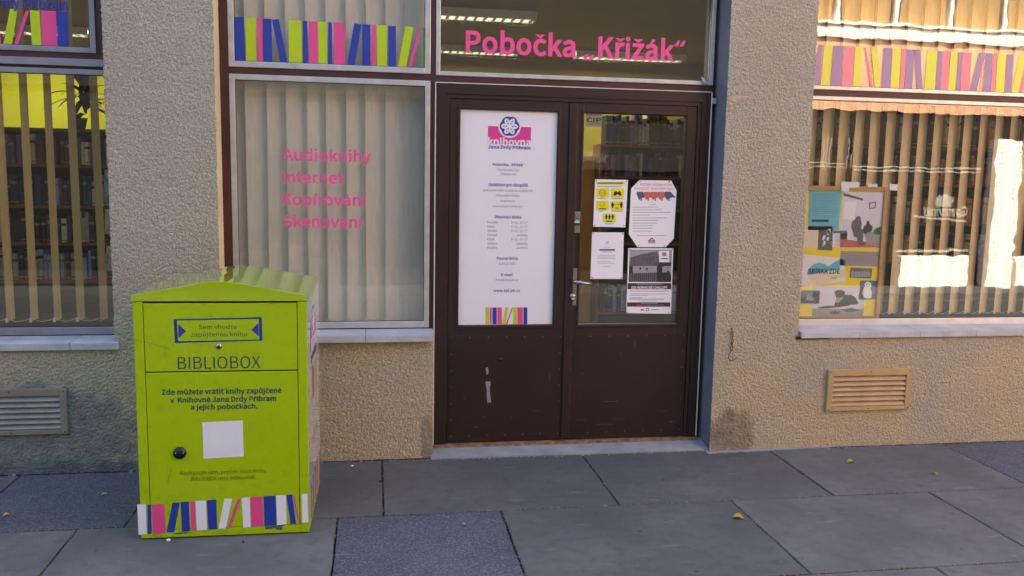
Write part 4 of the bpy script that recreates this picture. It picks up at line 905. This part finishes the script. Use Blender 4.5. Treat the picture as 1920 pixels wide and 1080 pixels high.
DB('poster_dome', s6, [(122, 695), (160, 690), (345, 656), (390, 648), (392, 700), (270, 745), (200, 770), (150, 740)], 'peachp', .0012)
tt = text('SBÍRKA ZDE', BP, C7(128, 680), C7(352, 648), C7(128, 648)[1], M['navy'], s6, .02, .0022)
text('psů', BP, C7(285, 716), C7(330, 712)[0], C7(285, 700)[1], M['ink'], s6, 0, .0022, shear=.3)
s7 = pinned([(350, 625), (630, 632), (638, 530), (358, 522)], 'grey lined sheet below the large drawing on the yellow board', mat('grey_pink_sheet', 'a498a0', .6, .1, 6)); bars(BP, C7, [(370, y, 625, y+2) for y in range(540, 615, 13)], M['greyink'], s7, .0016)
s8 = pinned([(420, 710), (572, 716), (578, 645), (426, 640)], 'small photograph of pale puppies in a row on the yellow board', M['bluegrey'])
for i in range(6): DB('photo_puppy', s8, [(432+i*22, 705), (430+i*22, 675), (438+i*22, 662), (448+i*22, 664), (452+i*22, 680), (450+i*22, 706)], 'gl', .0012+i*.0001)
s9 = pinned([(484, 862), (603, 863), (612, 730), (496, 728)], 'photograph of a sitting white puppy at the right edge of the yellow board', M['bluegrey'])
DB('photo_puppy', s9, [(522, 850), (508, 820), (515, 790), (528, 775), (524, 755), (535, 740), (555, 738), (568, 748), (572, 770), (566, 785), (575, 815), (572, 850), (548, 855)], 'paper', .0012)
bars(BP, C7, [(537, 757, 542, 762), (555, 757, 560, 762), (546, 768, 553, 774)], M['ink'], s9, .0018)
s10 = pinned([(155, 978), (515, 985), (535, 770), (165, 765)], 'large photograph of a dark brown dog lying down, foot of the yellow board', M['lav'])
DB('photo_shade', s10, [(157, 976), (513, 983), (517, 930), (160, 925)], 'gl', .0011)
DB('photo_dog', s10, [(190, 918), (250, 908), (312, 905), (320, 880), (330, 850), (318, 830), (315, 808), (335, 795), (365, 797), (388, 806), (385, 830), (392, 828), (430, 830), (455, 842), (472, 870), (484, 885), (470, 896), (430, 898), (410, 905), (350, 915), (300, 920), (230, 925)], 'dogbr', .0014)
DB('photo_dog_chest', s10, [(328, 848), (350, 850), (380, 840), (360, 870), (335, 888), (322, 880)], 'gl', .0017)
DB('photo_mess', s10, [(275, 950), (320, 940), (355, 948), (345, 962), (290, 964)], 'gm', .0014); DB('photo_mess', s10, [(360, 932), (430, 920), (500, 935), (450, 948), (400, 950)], 'gm', .0014)
s11 = pinned([(77, 890), (207, 892), (215, 798), (83, 798)], 'small photograph of a splashing dog in water, lower left on the yellow board', M['bluegrey'])
DB('photo_water', s11, [(79, 888), (206, 890), (209, 850), (80, 848)], 'navy', .0012); DB('photo_dog', s11, [(110, 865), (120, 850), (118, 830), (135, 822), (145, 835), (150, 850), (178, 858), (160, 870)], 'gl', .0016)
TPl = wallp(.245)
for pts, lb in (([(362, 38), (490, 45), (488, 80), (418, 82), (416, 112), (365, 108)], 'white tape piece hanging over the top left of the yellow board'), ([(550, 53), (615, 56), (614, 78), (550, 78)], 'short pale tape piece on the middle of the yellow board top edge'), ([(700, 55), (758, 58), (754, 103), (702, 98)], 'square white tape piece at the top right corner of the yellow board')):
    uv = [TPl.uv(*C7(*p)) for p in pts]; o = MB().prism([TPl.p(u, v) for u, v in uv], (0, .0015, 0)).build('tape', M['paper']); tag(recentre(o), lb, 'tape', 'tape pieces holding the yellow board')

# ------------------------------------------------ vents
def vent(x0, x1, z0, z1, label, mv, ms):
    t = thing('vent_grille', label, 'vent grille', ((x0+x1)/2, 0, z0), 0, 'louvred vent grilles low on the wall')
    MB().frame(x0, x1, z0, z1, .036, -.022, .004, wt=.04, wb=.026).build('frame', mv, t, bevel=.002)
    MB().box(x0+.03, x1-.03, .0045, .006, z0+.02, z1-.03).build('backing', M['gap'], t)
    a, b_ = x0+.037, x1-.037; n = 6; hgt = (z1-.042-(z0+.028))/n
    for i in range(n):
        z = z0+.03+hgt*i; c = MB(); tw = .0
        c.prism([(a, -.02, z), (a, -.0205, z+.004), (a, .0, z+hgt*.78), (a, .002, z+hgt*.74)], (b_-a, 0, 0)); c.build('slat', ms, t)
    for (x, z) in ((x0+.014, z1-.014), (x1-.014, z1-.014), (x0+.014, z0+.012), (x1-.014, z0+.012), ((x0+x1)/2, z1-.014), ((x0+x1)/2, z0+.012)): MB().cyl((x, -.022, z), (0, -1, 0), .0042, .0014, 8).build('screw', M['rust'], t)
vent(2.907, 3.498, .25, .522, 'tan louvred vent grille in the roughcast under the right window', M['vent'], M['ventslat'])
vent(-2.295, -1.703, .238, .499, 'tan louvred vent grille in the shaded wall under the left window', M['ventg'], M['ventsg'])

# chipped render beside the door head, cement smear at the pillar foot, transom latch
PW = wallp(-.0045)
b = MB()
for pts in ([(1366, 183), (1374, 180), (1391, 181), (1387, 187), (1378, 192), (1368, 189)], [(1363, 193), (1369, 191), (1377, 195), (1371, 199), (1364, 198)],):
    q_ = [PW.at(*p) for p in pts]; c_ = np.mean(q_, 0)+np.array([0, -.004, .002])
    b.add([c_]+q_, [(0, i+1, (i+1) % len(q_)+1) for i in range(len(q_))])
b.build('chipped_render', mat('bare_render_chip', 'b9a888', .9, .15, 40), B)
b = MB(); rg = np.random.RandomState(9)
top_ = [(x, .012) for x in np.linspace(2.10, 2.95, 18)]; bot_ = [(x, -.012-.03*max(0, 1-(x-2.1)/.8)*rg.uniform(.5, 1.3)-.004*rg.rand()) for x in np.linspace(2.95, 2.10, 24)]
b.prism([(x, y, -.001) for x, y in top_+bot_], (0, 0, .005)).build('cement_smear', M['concrete'], B)
b = MB().tube([wallp(.15).at(1324, 158), wallp(.14).at(1319, 150), wallp(.14).at(1316, 145)], [.011, .009, .006], 8).build('transom_latch', M['alu2'], B)
MB().box(2.094, 2.118, .14, .165, 2.20, 2.235).build('wall_tie', M['alu'], B)

# ------------------------------------------------ rusty chain with hook
ch = thing('hook_chain', 'rusty short chain with a curved hook hanging on the right pillar', 'chain', (2.21, -.004, .66))
CPn = wallp(-.012)
def CX(x, y): return CPn.at(1350+x/12, 600+y/12)
MB().tube([CX(275, 200)+np.array([0, .02, 0]), CX(275, 205), CX(265, 240)], .004, 6).build('staple', M['rust'], ch)
ys = [(272, 250, 330), (285, 315, 430), (276, 420, 520), (275, 500, 600), (262, 580, 690)]
for i, (x, ya, yb_) in enumerate(ys):
    c = CX(x, (ya+yb_)/2); hh = (yb_-ya)/2/12/300; pts = []
    for k in range(12):
        a = 2*math.pi*k/12; wv = .0075*math.cos(a); pts.append(c+(np.array([wv, 0, 0]) if i % 2 == 0 else np.array([wv*.4, wv, 0]))+np.array([0, 0, hh*math.sin(a)]))
    MB().tube(pts, .0021, 6, closed=True).build('link', M['rust'], ch)
MB().tube([CX(255, 690), CX(225, 730), CX(195, 800), CX(190, 860), CX(215, 905), CX(265, 915), CX(320, 895), CX(360, 865), CX(392, 835)], [.002, .0022, .0026, .0028, .0028, .0027, .0025, .0021, .0014], 6).build('hook', M['rust'], ch)

# ================================================================== BOOK RETURN BOX
BL = np.array([-1.077, -.988]); RZ = R(-.8); BW, BD, BH = .771, .69, 1.135
bx = thing('book_return_box', 'lime green metal book return box with gabled lid and book stickers on the pavement', 'book return box', (BL[0], BL[1], 0.0), RZ)
Mb = ROOT[bx.name]
FU = np.array([math.cos(RZ), math.sin(RZ), 0]); FO = np.array([BL[0], BL[1], 0.])
FPn = Plane(FO, FU, (0, 0, 1))                       # front face, normal towards the street
RPn = Plane(FO+FU*BW, (-math.sin(RZ), math.cos(RZ), 0), (0, 0, 1))   # right side
def loc(b_, *a, **k): return b_
def lbuild(b_, name, m, bevel=0, **k):
    # geometry given in the box's own coordinates
    me = bpy.data.meshes.new(name); me.from_pydata(b_.v, [], b_.f)
    for mm in (m if isinstance(m, list) else [m]): me.materials.append(mm)
    me.polygons.foreach_set('material_index', b_.mi); me.polygons.foreach_set('use_smooth', b_.sm); me.update()
    o = link_mesh(name, me, bx, local=True)
    if bevel: md = o.modifiers.new('bevel', 'BEVEL'); md.width = bevel; md.segments = 3; md.limit_method = 'ANGLE'; md.angle_limit = R(40)
    return o
lx0, lx1 = FPn.uv(265, 850)[0], FPn.uv(562, 850)[0]
lx0, lx1 = .043, BW-.043
zb1 = (FPn.uv(275, 1001)[1]+FPn.uv(565, 979)[1])/2; zmid = (FPn.uv(262, 702)[1]+FPn.uv(556, 691)[1])/2; ztp = (FPn.uv(255, 570)[1]+FPn.uv(554, 564)[1])/2
b = MB(); b.box(0, lx0, 0, BD, .006, ztp+.003); b.box(lx1, BW, 0, BD, .006, ztp+.003); b.box(lx0, lx1, .0, BD, .006, zb1); b.box(lx0, lx1, .03, BD, zb1, ztp+.003)
lbuild(b, 'body', M['box'], .003)
b = MB(); b.box(lx0+.0005, lx1-.0005, .012, .029, zb1+.0005, ztp); lbuild(b, 'door_rebate', M['gap'])
b = MB(); b.box(lx0+.003, lx1-.003, .0, .0115, zb1+.003, zmid-.003); lbuild(b, 'service_door', M['box'], .0025)
b = MB(); b.box(lx0+.003, lx1-.003, .0, .0115, zmid+.003, ztp-.004); lbuild(b, 'drop_flap', M['box'], .0025)
# lid: folded sheet with a gabled front; ridge flattened
e = .004; zl = ztp+.006
prof = [(-e, zl), (BW+e, zl), (BW+e, zl+.028), (BW*.72, zl+.066), (BW*.60, zl+.085), (BW*.54, zl+.090), (BW*.46, zl+.091), (BW*.40, zl+.087), (BW*.27, zl+.066), (-e, zl+.028)]
b = MB(); b.prism([(x, -.003, z) for x, z in prof], (0, BD+.006, 0)); lid = lbuild(b, 'lid', M['boxlid'], .0015)
for p_ in lid.data.polygons: p_.use_smooth = abs(p_.normal.y) < .5 and p_.normal.z > .1
# white wrap on the right side
b = MB(); b.box(BW+.0004, BW+.0014, .012, BD-.004, .03, ztp-.002); lbuild(b, 'side_wrap', M['boxwhite'])
def fdecal(name, pts, m, d=.0008, pl=FPn): return decal(name, pl, pts, m, bx, d)
def C6(x, y): return 220+x/4, 490+y/4
def C8(x, y): return 220+x/3.6, 740+y/3.6
# slot label
fdecal('slot_border', [C6(422, 433), C6(432, 613), C6(1090, 595), C6(1083, 418)], M['navy2'] if 'navy2' in M else M['blue'], .0006)
fdecal('slot_border', [C6(432, 440), C6(440, 608), C6(1080, 590), C6(1074, 426)], M['navy'], .0008)
fdecal('slot_field', [C6(447, 444), C6(455, 599), C6(1066, 586), C6(1062, 432)], M['box'], .001)
fdecal('slot_arrow', [C6(456, 470), C6(460, 577), C6(515, 523)], M['blue'], .0014); fdecal('slot_arrow', [C6(1059, 460), C6(1005, 513), C6(1062, 563)], M['blue'], .0014)
text('Sem vhoďte', FPn, C6(613, 508), C6(897, 502)[0], C6(613, 476)[1], M['navy'], bx, -.008, .0018)
text('zapůjčenou knihu', FPn, C6(553, 564), C6(973, 556)[0], C6(553, 533)[1], M['navy'], bx, -.008, .0018)
text('BIBLIOBOX', FPn, C6(456, 808), C6(1073, 787)[0], C6(456, 716)[1], M['navy'], bx, -.02, .0016)
text('Zde můžete vrátit knihy zapůjčené', FPn, (303.5, 740), 528, 730.5, M['navy'], bx, .014, .0016)
text('v  Knihovně Jana Drdy Příbram', FPn, (319, 755), 518, 745.5, M['navy'], bx, .014, .0016)
text('a jejích pobočkách.', FPn, (358, 768), 483, 759, M['navy'], bx, .014, .0016)
text('Nevhazujte sem, prosím, staré knihy,', FPn, (338, 890.5), 501, 883.5, M['darkprint'], bx, -.012, .0016)
text('BIBLIOBOX není antikvariát.', FPn, (358.5, 901.5), 480, 894.5, M['darkprint'], bx, -.012, .0016)
fdecal('blank_label', [C8(573, 187), C8(582, 433), C8(853, 417), C8(846, 173)], M['white'], .001)
for c_, pts in ((V_, [(134, 740), (192, 738), (198, 940), (143, 945)]), (U_, [(203, 742), (226, 740), (232, 938), (206, 940)]), (P_, [(233, 740), (317, 736), (327, 936), (240, 939)]), (U_, [(373, 728), (423, 727), (384, 928), (333, 930)]), (U_, [(427, 725), (483, 721), (491, 920), (437, 925)]),
 (P_, [(492, 721), (524, 719), (529, 918), (501, 919)]), (V_, [(527, 717), (598, 713), (606, 912), (538, 917)]), (U_, [(604, 713), (668, 708), (675, 907), (615, 911)]), (V_, [(722, 700), (776, 703), (732, 902), (682, 905)]), (P_, [(812, 703), (836, 701), (764, 899), (741, 902)]),
 (V_, [(839, 697), (894, 692), (900, 894), (850, 899)]), (P_, [(898, 691), (981, 686), (987, 888), (905, 893)]), (U_, [(988, 685), (1068, 681), (1075, 878), (993, 887)]), (V_, [(1072, 681), (1138, 677), (1143, 874), (1079, 880)]), (U_, [(1140, 676), (1179, 674), (1207, 870), (1170, 874)]),
 (P_, [(1183, 674), (1194, 673), (1232, 868), (1220, 869)]), (V_, [(1243, 670), (1283, 667), (1289, 862), (1248, 864)])):
    q_ = [C8(*p) for p in pts]; fdecal('book_sticker', [q_[0], q_[3], q_[2], q_[1]], M[c_], .0009)
# locks, knob
kx, kz = FPn.uv(337.5, 848.6); b = MB(); b.cyl((kx, 0, kz), (0, -1, 0), .0285, .012, 28); lbuild(b, 'knob', M['rubber'])
b = MB(); b.cyl((kx-.017, -.012, kz), (0, -1, 0), .003, .0012, 8); b.cyl((kx+.017, -.012, kz), (0, -1, 0), .003, .0012, 8); lbuild(b, 'knob_screws', M['chrome'])
kx, kz = FPn.uv(410.6, 649.3); b = MB(); b.cyl((kx, 0, kz), (0, -1, 0), .0125, .006, 24); lbuild(b, 'flap_lock', M['chrome']); b = MB(); b.cyl((kx, -.006, kz), (0, -1, 0), .007, .0015, 16); lbuild(b, 'keyhole', M['rubber'])
# wear: scratches and chipped paint
scr = MB()
def scratch(pts, w_=.0011):
    q_ = [np.array(FPn.uv(*p)) for p in pts]
    for a, c in zip(q_[:-1], q_[1:]):
        t = (c-a)/np.linalg.norm(c-a); nn = np.array([-t[1], t[0]])*w_/2; scr.add([FPn.p(*(a+nn), .001), FPn.p(*(a-nn), .001), FPn.p(*(c-nn), .001), FPn.p(*(c+nn), .001)], [(0, 1, 2, 3)])
scratch([C6(90, 583), C6(150, 592), C6(240, 612), C6(395, 656)]); scratch([C6(423, 620), C6(421, 645)])
for a in (((375, 485), (350, 520)), ((368, 505), (345, 560)), ((358, 540), (335, 590)), ((348, 570), (332, 605)), ((350, 590), (338, 624))): scratch([C8(*a[0]), C8(*a[1])], .0008)
tag(scr.build('scratches', M['gap'], bx), kind='stuff')
fdecal('chipped_paint', [C8(375, 935), C8(420, 930), C8(480, 925), C8(470, 936), C8(430, 941), C8(390, 943)], M['gm'], .0012)
fdecal('chipped_paint', [C8(995, 890), C8(1060, 884), C8(1140, 876), C8(1115, 890), C8(1112, 915), C8(1080, 912), C8(1060, 900), C8(1030, 906), C8(1000, 908)], M['gm'], .0012)
# side print
sd_ = RPn
def sq(u0, v0, u1, v1, m, d=.0018, name='side_print'): return decal(name, sd_, [(u0, v0), (u1, v0), (u1, v1), (u0, v1)], M[m], bx, d, True)
sq(.16, .85, .50, .99, 'magenta'); 
flower(sd_, .33, .985, .085, bx, .002)
text('knihovna', sd_, (.16, .85), (.50, .935), 0, M['sign'], bx, .035, .0034, uvmode=True)
text('Jana Drdy Příbram', sd_, (.16, .80), (.50, .835), 0, M['blue'], bx, .02, .002, uvmode=True)
for i, (u, w_, c_) in enumerate(((.20, .035, 'lime'), (.24, .02, 'pink'), (.265, .04, 'blue'), (.31, .04, 'pink'), (.355, .03, 'lime'), (.39, .02, 'pink'), (.415, .035, 'lime'), (.455, .02, 'blue'))): sq(u, .60, u+w_, .76, c_)
for i, (u, v) in enumerate(((.2, .40), (.2, .37))): sq(u, v, .5, v+.006, 'greyink')
u = .015
for i, (w_, c_) in enumerate(((.012, 'pink'), (.05, 'lime'), (.035, 'blue'), (.05, 'pink'), (.03, 'lime'), (.04, 'blue'), (.02, 'pink'), (.045, 'lime'), (.05, 'blue'), (.03, 'pink'), (.04, 'lime'), (.03, 'blue'), (.05, 'pink'), (.04, 'lime'), (.04, 'blue'))):
    sq(u, .035, u+w_, .205, c_, .0022, 'book_sticker'); u += w_+.004

# ================================================================== LITTER
def leafobj(px, py, s, m, label, ang, z=.0):
    x, y = g(px, py); t = MB(); n = 7; vs = []
    for k in range(n+1):
        f = k/n; wv = s*.32*math.sin(math.pi*min(1, f*.92+.05)); bend = .35*s*math.sin(math.pi*f)
        vs += [(s*(f-.5), -wv, z+.004+.25*wv+bend*.5), (s*(f-.5), 0, z+.003+bend*.35), (s*(f-.5), wv, z+.004+.9*wv+bend*.3)]
    fs = []
    for k in range(n): q_ = 3*k; fs += [(q_, q_+3, q_+4, q_+1), (q_+1, q_+4, q_+5, q_+2)]
    t.add(vs, fs, smooth=True); o = t.build('fallen_leaf', m); o.rotation_euler = (0, 0, ang); o.location = (x, y, 0); tag(o, label, 'leaf', 'fallen leaves on the pavement')
leafobj(1384, 973, .058, M['leafy'], 'curled yellow green leaf beside the slab joint in the right foreground', -.45)
leafobj(1595, 868, .05, M['leafg'], 'small green leaf on the slab below the right vent grille', .1)
leafobj(1754, 890, .045, M['leafg'], 'green folded leaf farthest right on the pavement', 1.2)
leafobj(820, 845, .05, M['leafy'], 'yellow leaf lying at the left end of the door step', .3, .012)
leafobj(196, 929, .03, M['leafy'], 'tiny yellow leaf on the dark slab left of the box', .2)
leafobj(12, 968, .032, M['leafy'], 'tiny brown yellow leaf at the far left of the pavement', .5)
def leaf_sill(px, py, pl, m, label):
    p = pl.at(px, py); o = MB().add([(-.012, 0, 0), (0, -.007, .004), (.012, 0, .001), (0, .008, .003)], [(0, 1, 2, 3)]).build('fallen_leaf', m); o.location = (p[0], p[1], .768); tag(o, label, 'leaf', 'leaves on the window sill')
leaf_sill(37, 637, wallp(.06), M['leafy'], 'yellow scrap of leaf on the left window sill, left end'); leaf_sill(172, 641, wallp(.05), M['leafg'], 'green scrap of leaf on the left window sill near the pillar')
def stone(px, py, s, label, m):
    x, y = g(px, py); bmv = []; 
    o = MB(); rng = np.random.RandomState(int(px)); t = (1+5**.5)/2
    vs = np.array([(-1, t, 0), (1, t, 0), (-1, -t, 0), (1, -t, 0), (0, -1, t), (0, 1, t), (0, -1, -t), (0, 1, -t), (t, 0, -1), (t, 0, 1), (-t, 0, -1), (-t, 0, 1)], float); vs *= (rng.uniform(.7, 1.2, (12, 3)))*s/1.9; vs[:, 2] = vs[:, 2]*.6+s*.5
    o.add(vs, [(0, 11, 5), (0, 5, 1), (0, 1, 7), (0, 7, 10), (0, 10, 11), (1, 5, 9), (5, 11, 4), (11, 10, 2), (10, 7, 6), (7, 1, 8), (3, 9, 4), (3, 4, 2), (3, 2, 6), (3, 6, 8), (3, 8, 9), (4, 9, 5), (2, 4, 11), (6, 2, 10), (8, 6, 7), (9, 8, 1)])
    q_ = o.build('pebble', m); q_.location = (x, y, 0); tag(q_, label, 'pebble', 'pebbles on the pavement')
stone(869, 985, .016, 'pale brown pebble on the coarse dark slab in the foreground', M['pebble'])
stone(714, 904, .012, 'rusty brown pebble in the slab joint between box and door', M['rust'])
stone(660, 875, .010, 'white pebble at the wall foot right of the box', M['white'])
stone(316, 1015, .012, 'white crumb in front of the book return box', M['white'])
stone(456, 1017, .007, 'dark crumb in front of the book return box', M['gap'])
stone(839, 921, .008, 'pale crumb on the wide slab before the door', M['pebble'])
b = MB(); rg = np.random.RandomState(12)
for xa, xb, yw in ((-2.6, -.864, -.001), (-.86, .36, .049), (2.14, 4.9, -.001)):
    xs_ = np.linspace(xa, xb, int((xb-xa)/.03)); ed = [(x, yw-.006-.012*rg.rand()**2-.010*vnoise(np.array([x/.2]), np.array([.5]), 4)[0]) for x in xs_]
    for (p, q_) in zip(ed[:-1], ed[1:]): b.add([(p[0], yw+.006, .002), (p[0], p[1], .0018), (q_[0], q_[1], .0018), (q_[0], yw+.006, .002)], [(0, 1, 2, 3)])
tag(b.build('wall_foot_dirt', M['joint']), 'thin dark line of dirt where the wall meets the paving', 'dirt', kind='stuff')
# crumbled plaster along the wall foot and stains / chips scattered on the slabs
b = MB(); rng = np.random.RandomState(5)
for i in range(240):
    x = rng.uniform(-2.6, 4.8); y = -abs(rng.normal(0, .02))-.006
    if .36 < x < 2.12: y += .02
    if -.86 < x < .36: y += .045
    s = rng.uniform(.0015, .005) * (2.2 if rng.rand() < .05 else 1)
    b.box(x-s, x+s*.8, y-s, y+s*.7, -.001, s*.9)
tag(b.build('plaster_crumbs', M['concrete']), 'fine pale plaster crumbs along the foot of the wall', 'crumbs', kind='stuff')
b = MB()
for i in range(520):
    x = rng.uniform(-2.4, 4.6); y = rng.uniform(-2.4, -.05); s = rng.uniform(.0008, .0026)
    if -1.1 < x < -.25 and -1.05 < y < -.28: continue
    b.box(x-s, x+s, y-s, y+s*.8, -.001, s*1.1)
for (ya, yb, xs_) in rows:
    for k in range(260):
        x = rng.uniform(-2.4, 4.6); s = rng.uniform(.0008, .0024); b.box(x-s, x+s, ya-s+rng.normal(0, .004), ya+s+.004, -.004, s*.8)
    for xj in xs_[1:-1]:
        for k in range(34):
            y = rng.uniform(ya, yb); s = rng.uniform(.0008, .0026); xx = xj+rng.normal(0, .004); b.box(xx-s, xx+s, y-s, y+s, -.004, s*.8)
tag(b.build('grit', M['pebble']), 'fine grit scattered over the paving slabs', 'grit', kind='stuff')

# ================================================================== ACROSS THE STREET (seen in the glass)
YO = -7.8
S = thing('shop_building', 'sunlit peach building with white columns across the street, mirrored in the right window', 'building', (11, YO, 0))
b = MB(); b.box(6.2, 24, YO-6, YO-.25, 0, 9.0); b.build('rear_mass', M['opeach'], S)
b = MB(); b.box(6.2, 24, YO-.25, YO, 2.9, 4.02); b.build('wall_band', M['opeach'], S)
b = MB(); b.box(6.2, 24, YO-.2, YO+.06, 4.04, 4.22); b.box(6.2, 24, YO-.2, YO+.1, 4.235, 4.28); b.build('cornice', M['owhite'], S)
b = MB(); b.box(6.2, 24, YO-.25, YO, 6.4, 9.0); b.build('wall_top', M['opeach'], S)
xs = [6.3, 7.36, 8.38, 9.38, 10.35, 11.35, 12.4, 13.4, 14.4, 15.4, 16.4, 17.4]
for a_, c_ in zip(xs[:-1], xs[1:]):
    w_ = MB().box(a_+.07, c_-.05, YO-.14, YO-.10, 4.285, 6.38).build('curtained_window', M['otan'], S)
    MB().box(a_-.02, a_+.05, YO-.16, YO-.02, 4.285, 6.38).build('mullion', M['owhite'], S); MB().box(a_+.052, a_+.10, YO-.12, YO-.06, 4.285, 6.38).build('mullion_dark_bar', M['odark'], S)  # white mullion with a dark bar beside it
for a_ in (10.34, 14.2, 18.2): MB().box(a_, a_+.46, YO-.25, YO+.12, 0, 2.5).build('column', M['owhite'], S)
for a_, c_ in ((8.78, 10.05), (10.95, 13.9), (14.9, 17.9)): MB().box(a_, c_, YO-.2, YO+.02, .0, .52).build('parapet_panel', M['owhite'], S)
MB().box(6.2, 24, YO-.22, YO-.12, .0, 2.88).build('shop_glazing', M['odark'], S)
b = MB()
for z in (1.93, 1.99): b.box(7.85, 10.2, YO-.118, YO-.07, z, z+.022); b.box(6.25, 7.7, YO-.118, YO-.07, z+.04, z+.055); b.box(10.95, 13.8, YO-.118, YO-.07, z, z+.022)
for x in (7.72, 7.8, 7.3, 7.36, 7.42): b.box(x, x+.016, YO-.118, YO-.07, 1.95, 2.45)
b.box(8.75, 10.1, YO-.118, YO-.08, .58, .62); b.build('glazing_bars', M['obar'], S)
# brewery lettering on that glazing (reads correctly from the street, mirrored in the library window)
OP = Plane((0, YO-.118, 0), (-1, 0, 0), (0, 0, 1))
def oz(px, py):     # photo px of a mirrored point -> coordinates on the opposite facade
    u, v = wallp(.36-OP.o[1]).uv(px, py); return -u, v
ua, va = oz(1812, 405); ub, vb = oz(1727, 392); vc = oz(1812, 388)[1]
text('Gambrinus', OP, (ua, va), (ub, va+abs(vc-va)), 0, M['obar'], S, .03, .004, uvmode=True, shear=.35)
decal('swoosh', OP, [(ua-.05, va-.10), (ub+.1, va-.04), (ub+.12, va-.01), (ua, va-.06)], M['obar'], S, .004, True)
um, vm = oz(1770, 377); decal('sign_crest', OP, [(um-.13, vm-.1), (um+.13, vm-.1), (um+.17, vm+.02), (um+.1, vm+.12), (um+.03, vm+.07), (um-.03, vm+.14), (um-.1, vm+.08), (um-.16, vm+.03)], M['obar'], S, .004, True)
ring_(OP, lambda x, y: (x, y), (0, 0), 1, M['owhite'], S) if False else None
# wine bar left of it; its shade is painted in as dark cladding
Wn = thing('wine_bar_building', 'shade-darkened wine bar building across the street, faintly mirrored in the door glass', 'building', (-2, YO, 0))
MB().box(-22, 6.1, YO-6, YO-.3, 0, 5.9).build('rear_mass', M['obrown'], Wn)
MB().box(-22, 6.1, YO-.298, YO-.2, 2.9, 5.6).build('cladding', M['obrown'], Wn)
for i in range(12): MB().box(-21.5+i*2.3, -19.4+i*2.3, YO-.298, YO-.24, .3, 2.8).build('shop_window', M['odark'], Wn)
OP2 = Plane((0, YO-.195, 0), (-1, 0, 0), (0, 0, 1))
def oz2(px, py):
    u, v = wallp(.36-OP2.o[1]).uv(px, py); return -u, v
u0, v0 = oz2(1134, 304); u1, _ = oz2(1088, 304)
# lettering stands on the band just under the cladding
MB().box(2.3, 5.0, YO-.238, YO-.20, 1.85, 2.6).build('sign_board', M['obrown'], Wn)
text('ROMAN', OP2, (u0, v0), (u1, v0+.13), 0, M['obar'], Wn, .0, .006, uvmode=True); u0, v0 = oz2(1118, 295); u1, _ = oz2(1093, 295)
text('VINA', OP2, (u0, v0), (u1, v0+.12), 0, M['obar'], Wn, .0, .006, uvmode=True)

print('books', len(books), 'objects', len(bpy.data.objects))
